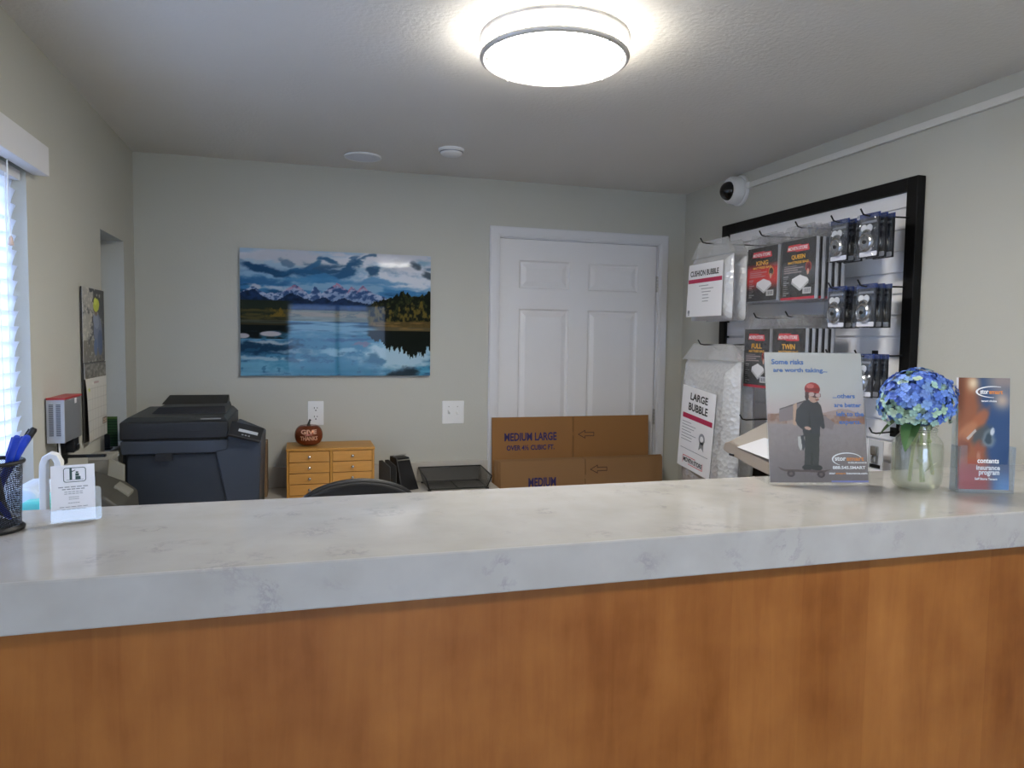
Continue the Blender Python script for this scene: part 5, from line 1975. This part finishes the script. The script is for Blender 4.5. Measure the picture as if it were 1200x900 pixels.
# ---- hydrangea
hy = thing('hydrangea_bouquet', 'full blue hydrangea bloom with pale green florets, standing in the glass jar', 'flowers', (1.245, 1.210, ZT + .001))
PET = bpy.data.materials.new('hydrangea_petal')
PET.use_nodes = True
nt = PET.node_tree
b = nt.nodes['Principled BSDF']
at = nt.nodes.new('ShaderNodeAttribute')
at.attribute_name = 'print'
nt.links.new(at.outputs['Color'], b.inputs['Base Color'])
b.inputs['Roughness'].default_value = .7
rnd = random.Random(3)
vs, fs, cols = [], [], []
CC = Vector((-.008, 0, .181))
nfl = 300
for i in range(nfl):
    z_ = 1 - 1.62 * (i + .5) / nfl
    a = i * 2.39996
    rr_ = math.sqrt(max(0, 1 - z_ * z_))
    dn = Vector((rr_ * math.cos(a), rr_ * math.sin(a), z_))
    jit = rnd.uniform(.86, 1.08)
    ctr = CC + Vector((dn.x * .073, dn.y * .070, dn.z * .068)) * jit
    dn = (dn + Vector((rnd.uniform(-.3, .3), rnd.uniform(-.3, .3), rnd.uniform(-.2, .3)))).normalized()
    up = Vector((0, 0, 1)) if abs(dn.z) < .9 else Vector((1, 0, 0))
    ax = dn.cross(up).normalized()
    ay = dn.cross(ax)
    sp = rnd.uniform(0, PI)
    green = (dn.z < .25 and rnd.random() < .42 and z_ < .15) or rnd.random() < .07
    base = random.choice(['5f82d0', '5478cc', '7495da', '6a8ed8', '4e6cc0', '7fa3d8']) if not green else random.choice(['b5cdb4', '9fc3b8', 'a9cbb0'])
    cl_ = lin(hx(base)) * rnd.uniform(.8, 1.15)
    sz = rnd.uniform(.0070, .0105)
    for p in range(4):
        t = sp + p * PI / 2
        d1 = ax * math.cos(t) + ay * math.sin(t)
        d2 = dn.cross(d1)
        k = len(vs)
        lift = rnd.uniform(-.1, .55)
        pts = [(0, 0, 0), (.35, .42, .0), (.8, .52, 1), (1.08, .12, 1), (1.08, -.12, 1), (.8, -.52, 1), (.35, -.42, 0)]
        for (r_, s_, l_) in pts:
            vs.append(ctr + d1 * (r_ * sz) + d2 * (s_ * sz) + dn * (sz * .35 * lift * r_ * r_))
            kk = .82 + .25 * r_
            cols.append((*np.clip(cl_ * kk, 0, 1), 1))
        vs.append(ctr + d1 * (.6 * sz) - dn * (sz * .10))
        cols.append((*np.clip(cl_, 0, 1), 1))
        m7 = k + 7
        for q_ in range(7):
            fs.append((k + q_, k + (q_ + 1) % 7, m7))
me = bpy.data.meshes.new('flower_head')
me.from_pydata([tuple(v) for v in vs], [], fs)
ca = me.color_attributes.new('print', 'FLOAT_COLOR', 'POINT')
ca.data.foreach_set('color', np.array(cols, np.float32).ravel())
me.materials.append(PET)
me.update()
fh = bpy.data.objects.new('flower_head', me)
C.objects.link(fh)
fh.parent = hy
LEAF = mat('leaf_green', '3f6634', .5, var=.2, vscale=40)
MB().ball(CC + Vector((0, 0, -.004)), (.060, .057, .048), 10).build('inner_foliage', mat('bloom_core', '3c5a78', .8, var=.3, vscale=60), hy, smooth=True)


def leaf(mb, base, tip, wid, droop=.01):
    base, tip = Vector(base), Vector(tip)
    ax = tip - base
    sd_ = ax.cross(Vector((0, 0, 1))).normalized()
    nz_ = sd_.cross(ax).normalized()
    rows_ = 9
    vs = []
    for i in range(rows_ + 1):
        t = i / rows_
        w3 = wid * (math.sin(PI * t ** .8)) ** .8 if 0 < i < rows_ else .0005
        c_ = base + ax * t - Vector((0, 0, droop * t * t * 3))
        for k in (-1, -.5, 0, .5, 1):
            vs.append(c_ + sd_ * w3 * k + nz_ * abs(k) * w3 * .35)
    fs = [(i * 5 + k, i * 5 + k + 1, (i + 1) * 5 + k + 1, (i + 1) * 5 + k) for i in range(rows_) for k in range(4)]
    return mb.add(vs, fs)


for (bb, tt, ww) in (((-.02, -.01, .150), (-.062, -.030, .112), .018), ((.03, .01, .145), (.07, .04, .14), .02), ((.0, .03, .145), (-.03, .075, .13), .02)):
    leaf(MB(), bb, tt, ww).build('leaf', LEAF, hy, smooth=True)
STM = mat('stem_olive', '8c9a5c', .6, var=.2)
for i, (p, q_) in enumerate((((.010, -.004, .012), (.004, -.006, .15)), ((.028, .008, .010), (-.008, .006, .15)), ((-.006, .012, .012), (.012, .0, .15)), ((.024, -.018, .03), (.016, -.010, .15)))):
    P0, P1 = Vector(p), Vector(q_)
    mid = (P0 + P1) / 2 + Vector((.006 * math.sin(i * 2), .004, 0))
    MB().tube([P0, mid, P1], [.0038, .0034, .003], 8).ball(mid + Vector((0, 0, .01)), .0055, 8).build('stem', STM, hy, smooth=True)
for (bb, tt, ww) in (((.012, -.008, .03), (.030, -.024, .062), .008), ((-.002, -.01, .05), (-.016, -.024, .072), .007)):
    leaf(MB(), bb, tt, ww, .002).build('leaf', mat('leaf_pale', 'aab48a', .6), hy, smooth=True)

# ---- business card holder
hx0 = Vector((-.372, 1.262, ZT))
ch = thing('card_holder', 'small clear holder of white business cards at the left end of the counter', 'card holder', (-.376, 1.262, ZT + .001), (0, 0, .28))
Rt = Matrix.Translation((.004, .006, .005)) @ Matrix.Rotation(math.radians(-8), 4, 'X')
cw, chh = .060, .087
cd_ = MB().box((0, 0, 0), (cw, .010, chh), Rt).build('business_cards', PAPER, ch)
g = MB()
ring_poly(g, rrect(.017, .060, .048, .083, .004), .0010, -.0004)
g.v = [Rt @ p for p in g.v]
g.rect(.021, .0635, .045, .0640, -.0004, Rt)
g.rect(.0255, .0640, .0290, .0790, -.0004, Rt)
g.flat([(.0272 + .0018 * math.cos(a), .0805 + .0018 * math.sin(a)) for a in [2 * PI * k / 12 for k in range(12)]], -.0004, Rt)
g.flat([(.0290, .0775), (.0335, .0795), (.0335, .0783), (.0290, .0760)], -.0004, Rt)
g.rect(.0335, .0640, .0405, .0690, -.0004, Rt).rect(.0335, .0695, .0385, .0735, -.0004, Rt).rect(.0340, .0740, .0375, .0765, -.0004, Rt)
g.build('emblem', INK_GREEN, cd_, smooth='keep')
g = MB()
for k, (w2, z_) in enumerate(((.042, .052), (.032, .0485), (.026, .0445), (.026, .0415), (.014, .036), (.014, .033), (.016, .027), (.040, .021), (.034, .017))):
    nseg = 5
    for s_ in range(nseg):
        a = .031 - w2 / 2 + w2 * s_ / nseg
        g.rect(a, z_, a + w2 / nseg * .8, z_ + (.0014 if k < 2 else .0009), -.0004, Rt)
g.build('small_print', INK_GREY, cd_, smooth='keep')
m_ = MB()
m_.box((-.001, -.0035, -.002), (cw + .008, -.0018, .018), Rt).box((-.001, .011, -.002), (cw + .001, .0125, .070), Rt)
m_.box((-.001, -.0035, -.0045), (cw + .008, .030, -.003))
m_.build('clear_holder', ACRYLIC, ch)
MB().prism(rrect(cw - .004, -.002, cw + .009, .050, .005), .0135, .0165, Rt).build('side_wing', glass_mat('frosted_acrylic', (.9, .92, .92), .01, .3, haze=.35, hazecol=(.6, .62, .60)), ch)

# ---- pen cup
pc = thing('pen_cup', 'black wire mesh pen cup at the left edge of the counter', 'pen cup', (-.452, 1.258, ZT + .001))
CR = .043
seg = 48
MB().lathe([(CR - .003, .004), (CR, .104)], seg, cap=False).build('mesh_wall', WIRE2, pc, smooth=True)
MB().tube([((CR + .001) * math.cos(a), (CR + .001) * math.sin(a), .104) for a in [2 * PI * k / 48 for k in range(48)]], .0032, 8, closed=True).build('rim', BLACKM, pc, smooth=True)
MB().lathe([(.0001, 0), (CR + .001, 0), (CR + .002, .004), (CR - .002, .008), (.0001, .008)], 40).build('base', BLACKM, pc, smooth=True)
BLU = mat('pen_blue', '1c3fb5', .35)
GRYP = mat('pen_grey', '4a4c50', .4)


def pen(label, a, tilt_, ln, r_, m_, r2, kind='pen'):
    """a pen leaning in the cup: foot near the cup floor, barrel resting on the rim"""
    foot = Vector((.026 * math.cos(a + 2.3), .026 * math.sin(a + 2.3), .010 + r_))
    top_ = Vector(((CR - .006 - r_) * math.cos(a), (CR - .006 - r_) * math.sin(a), .104))
    d_ = (top_ - foot).normalized()
    p = [foot, foot + d_ * .008, foot + d_ * (ln * .72), foot + d_ * (ln * .722), foot + d_ * (ln - .003), foot + d_ * ln]
    t = thing(kind, label, 'pen', pc.location, group='pens in the black mesh cup')
    o_ = MB().tube(p[:3], [r_ * .3, r_, r_], 12).build('barrel', m_, t, smooth=True)
    MB().tube(p[3:], [r_ * 1.15, r_ * 1.15, r_ * .8], 12).build('cap', r2, t, smooth=True)
    sd_ = d_.cross(Vector((0, 1, 0))).normalized()
    q0, q1 = foot + d_ * (ln * .74) + sd_ * (r_ * 1.25), foot + d_ * (ln * .97) + sd_ * (r_ * 1.35)
    MB().tube([q0, q1], r_ * .28, 6).build('clip', r2, t, smooth=True)


pen('blue capped pen leaning right in the mesh cup, lower of the right pair', .05, 0, .150, .0048, BLU, BLU)
pen('blue capped pen leaning right in the mesh cup, upper of the right pair', -.38, 0, .153, .0046, BLU, BLU)
pen('black pen leaning right behind the blue pens in the mesh cup', .62, 0, .160, .0045, BLACKP, BLACKP)
pen('dark grey marker standing nearly upright in the mesh cup', -1.1, 0, .150, .0075, GRYP, GRYP, 'marker')
pen('blue pen leaning left at the left edge of the mesh cup', 2.6, 0, .150, .0046, BLU, BLU)
pen('blue pen leaning toward the counter front in the mesh cup', -2.1, 0, .152, .0046, BLU, BLU)
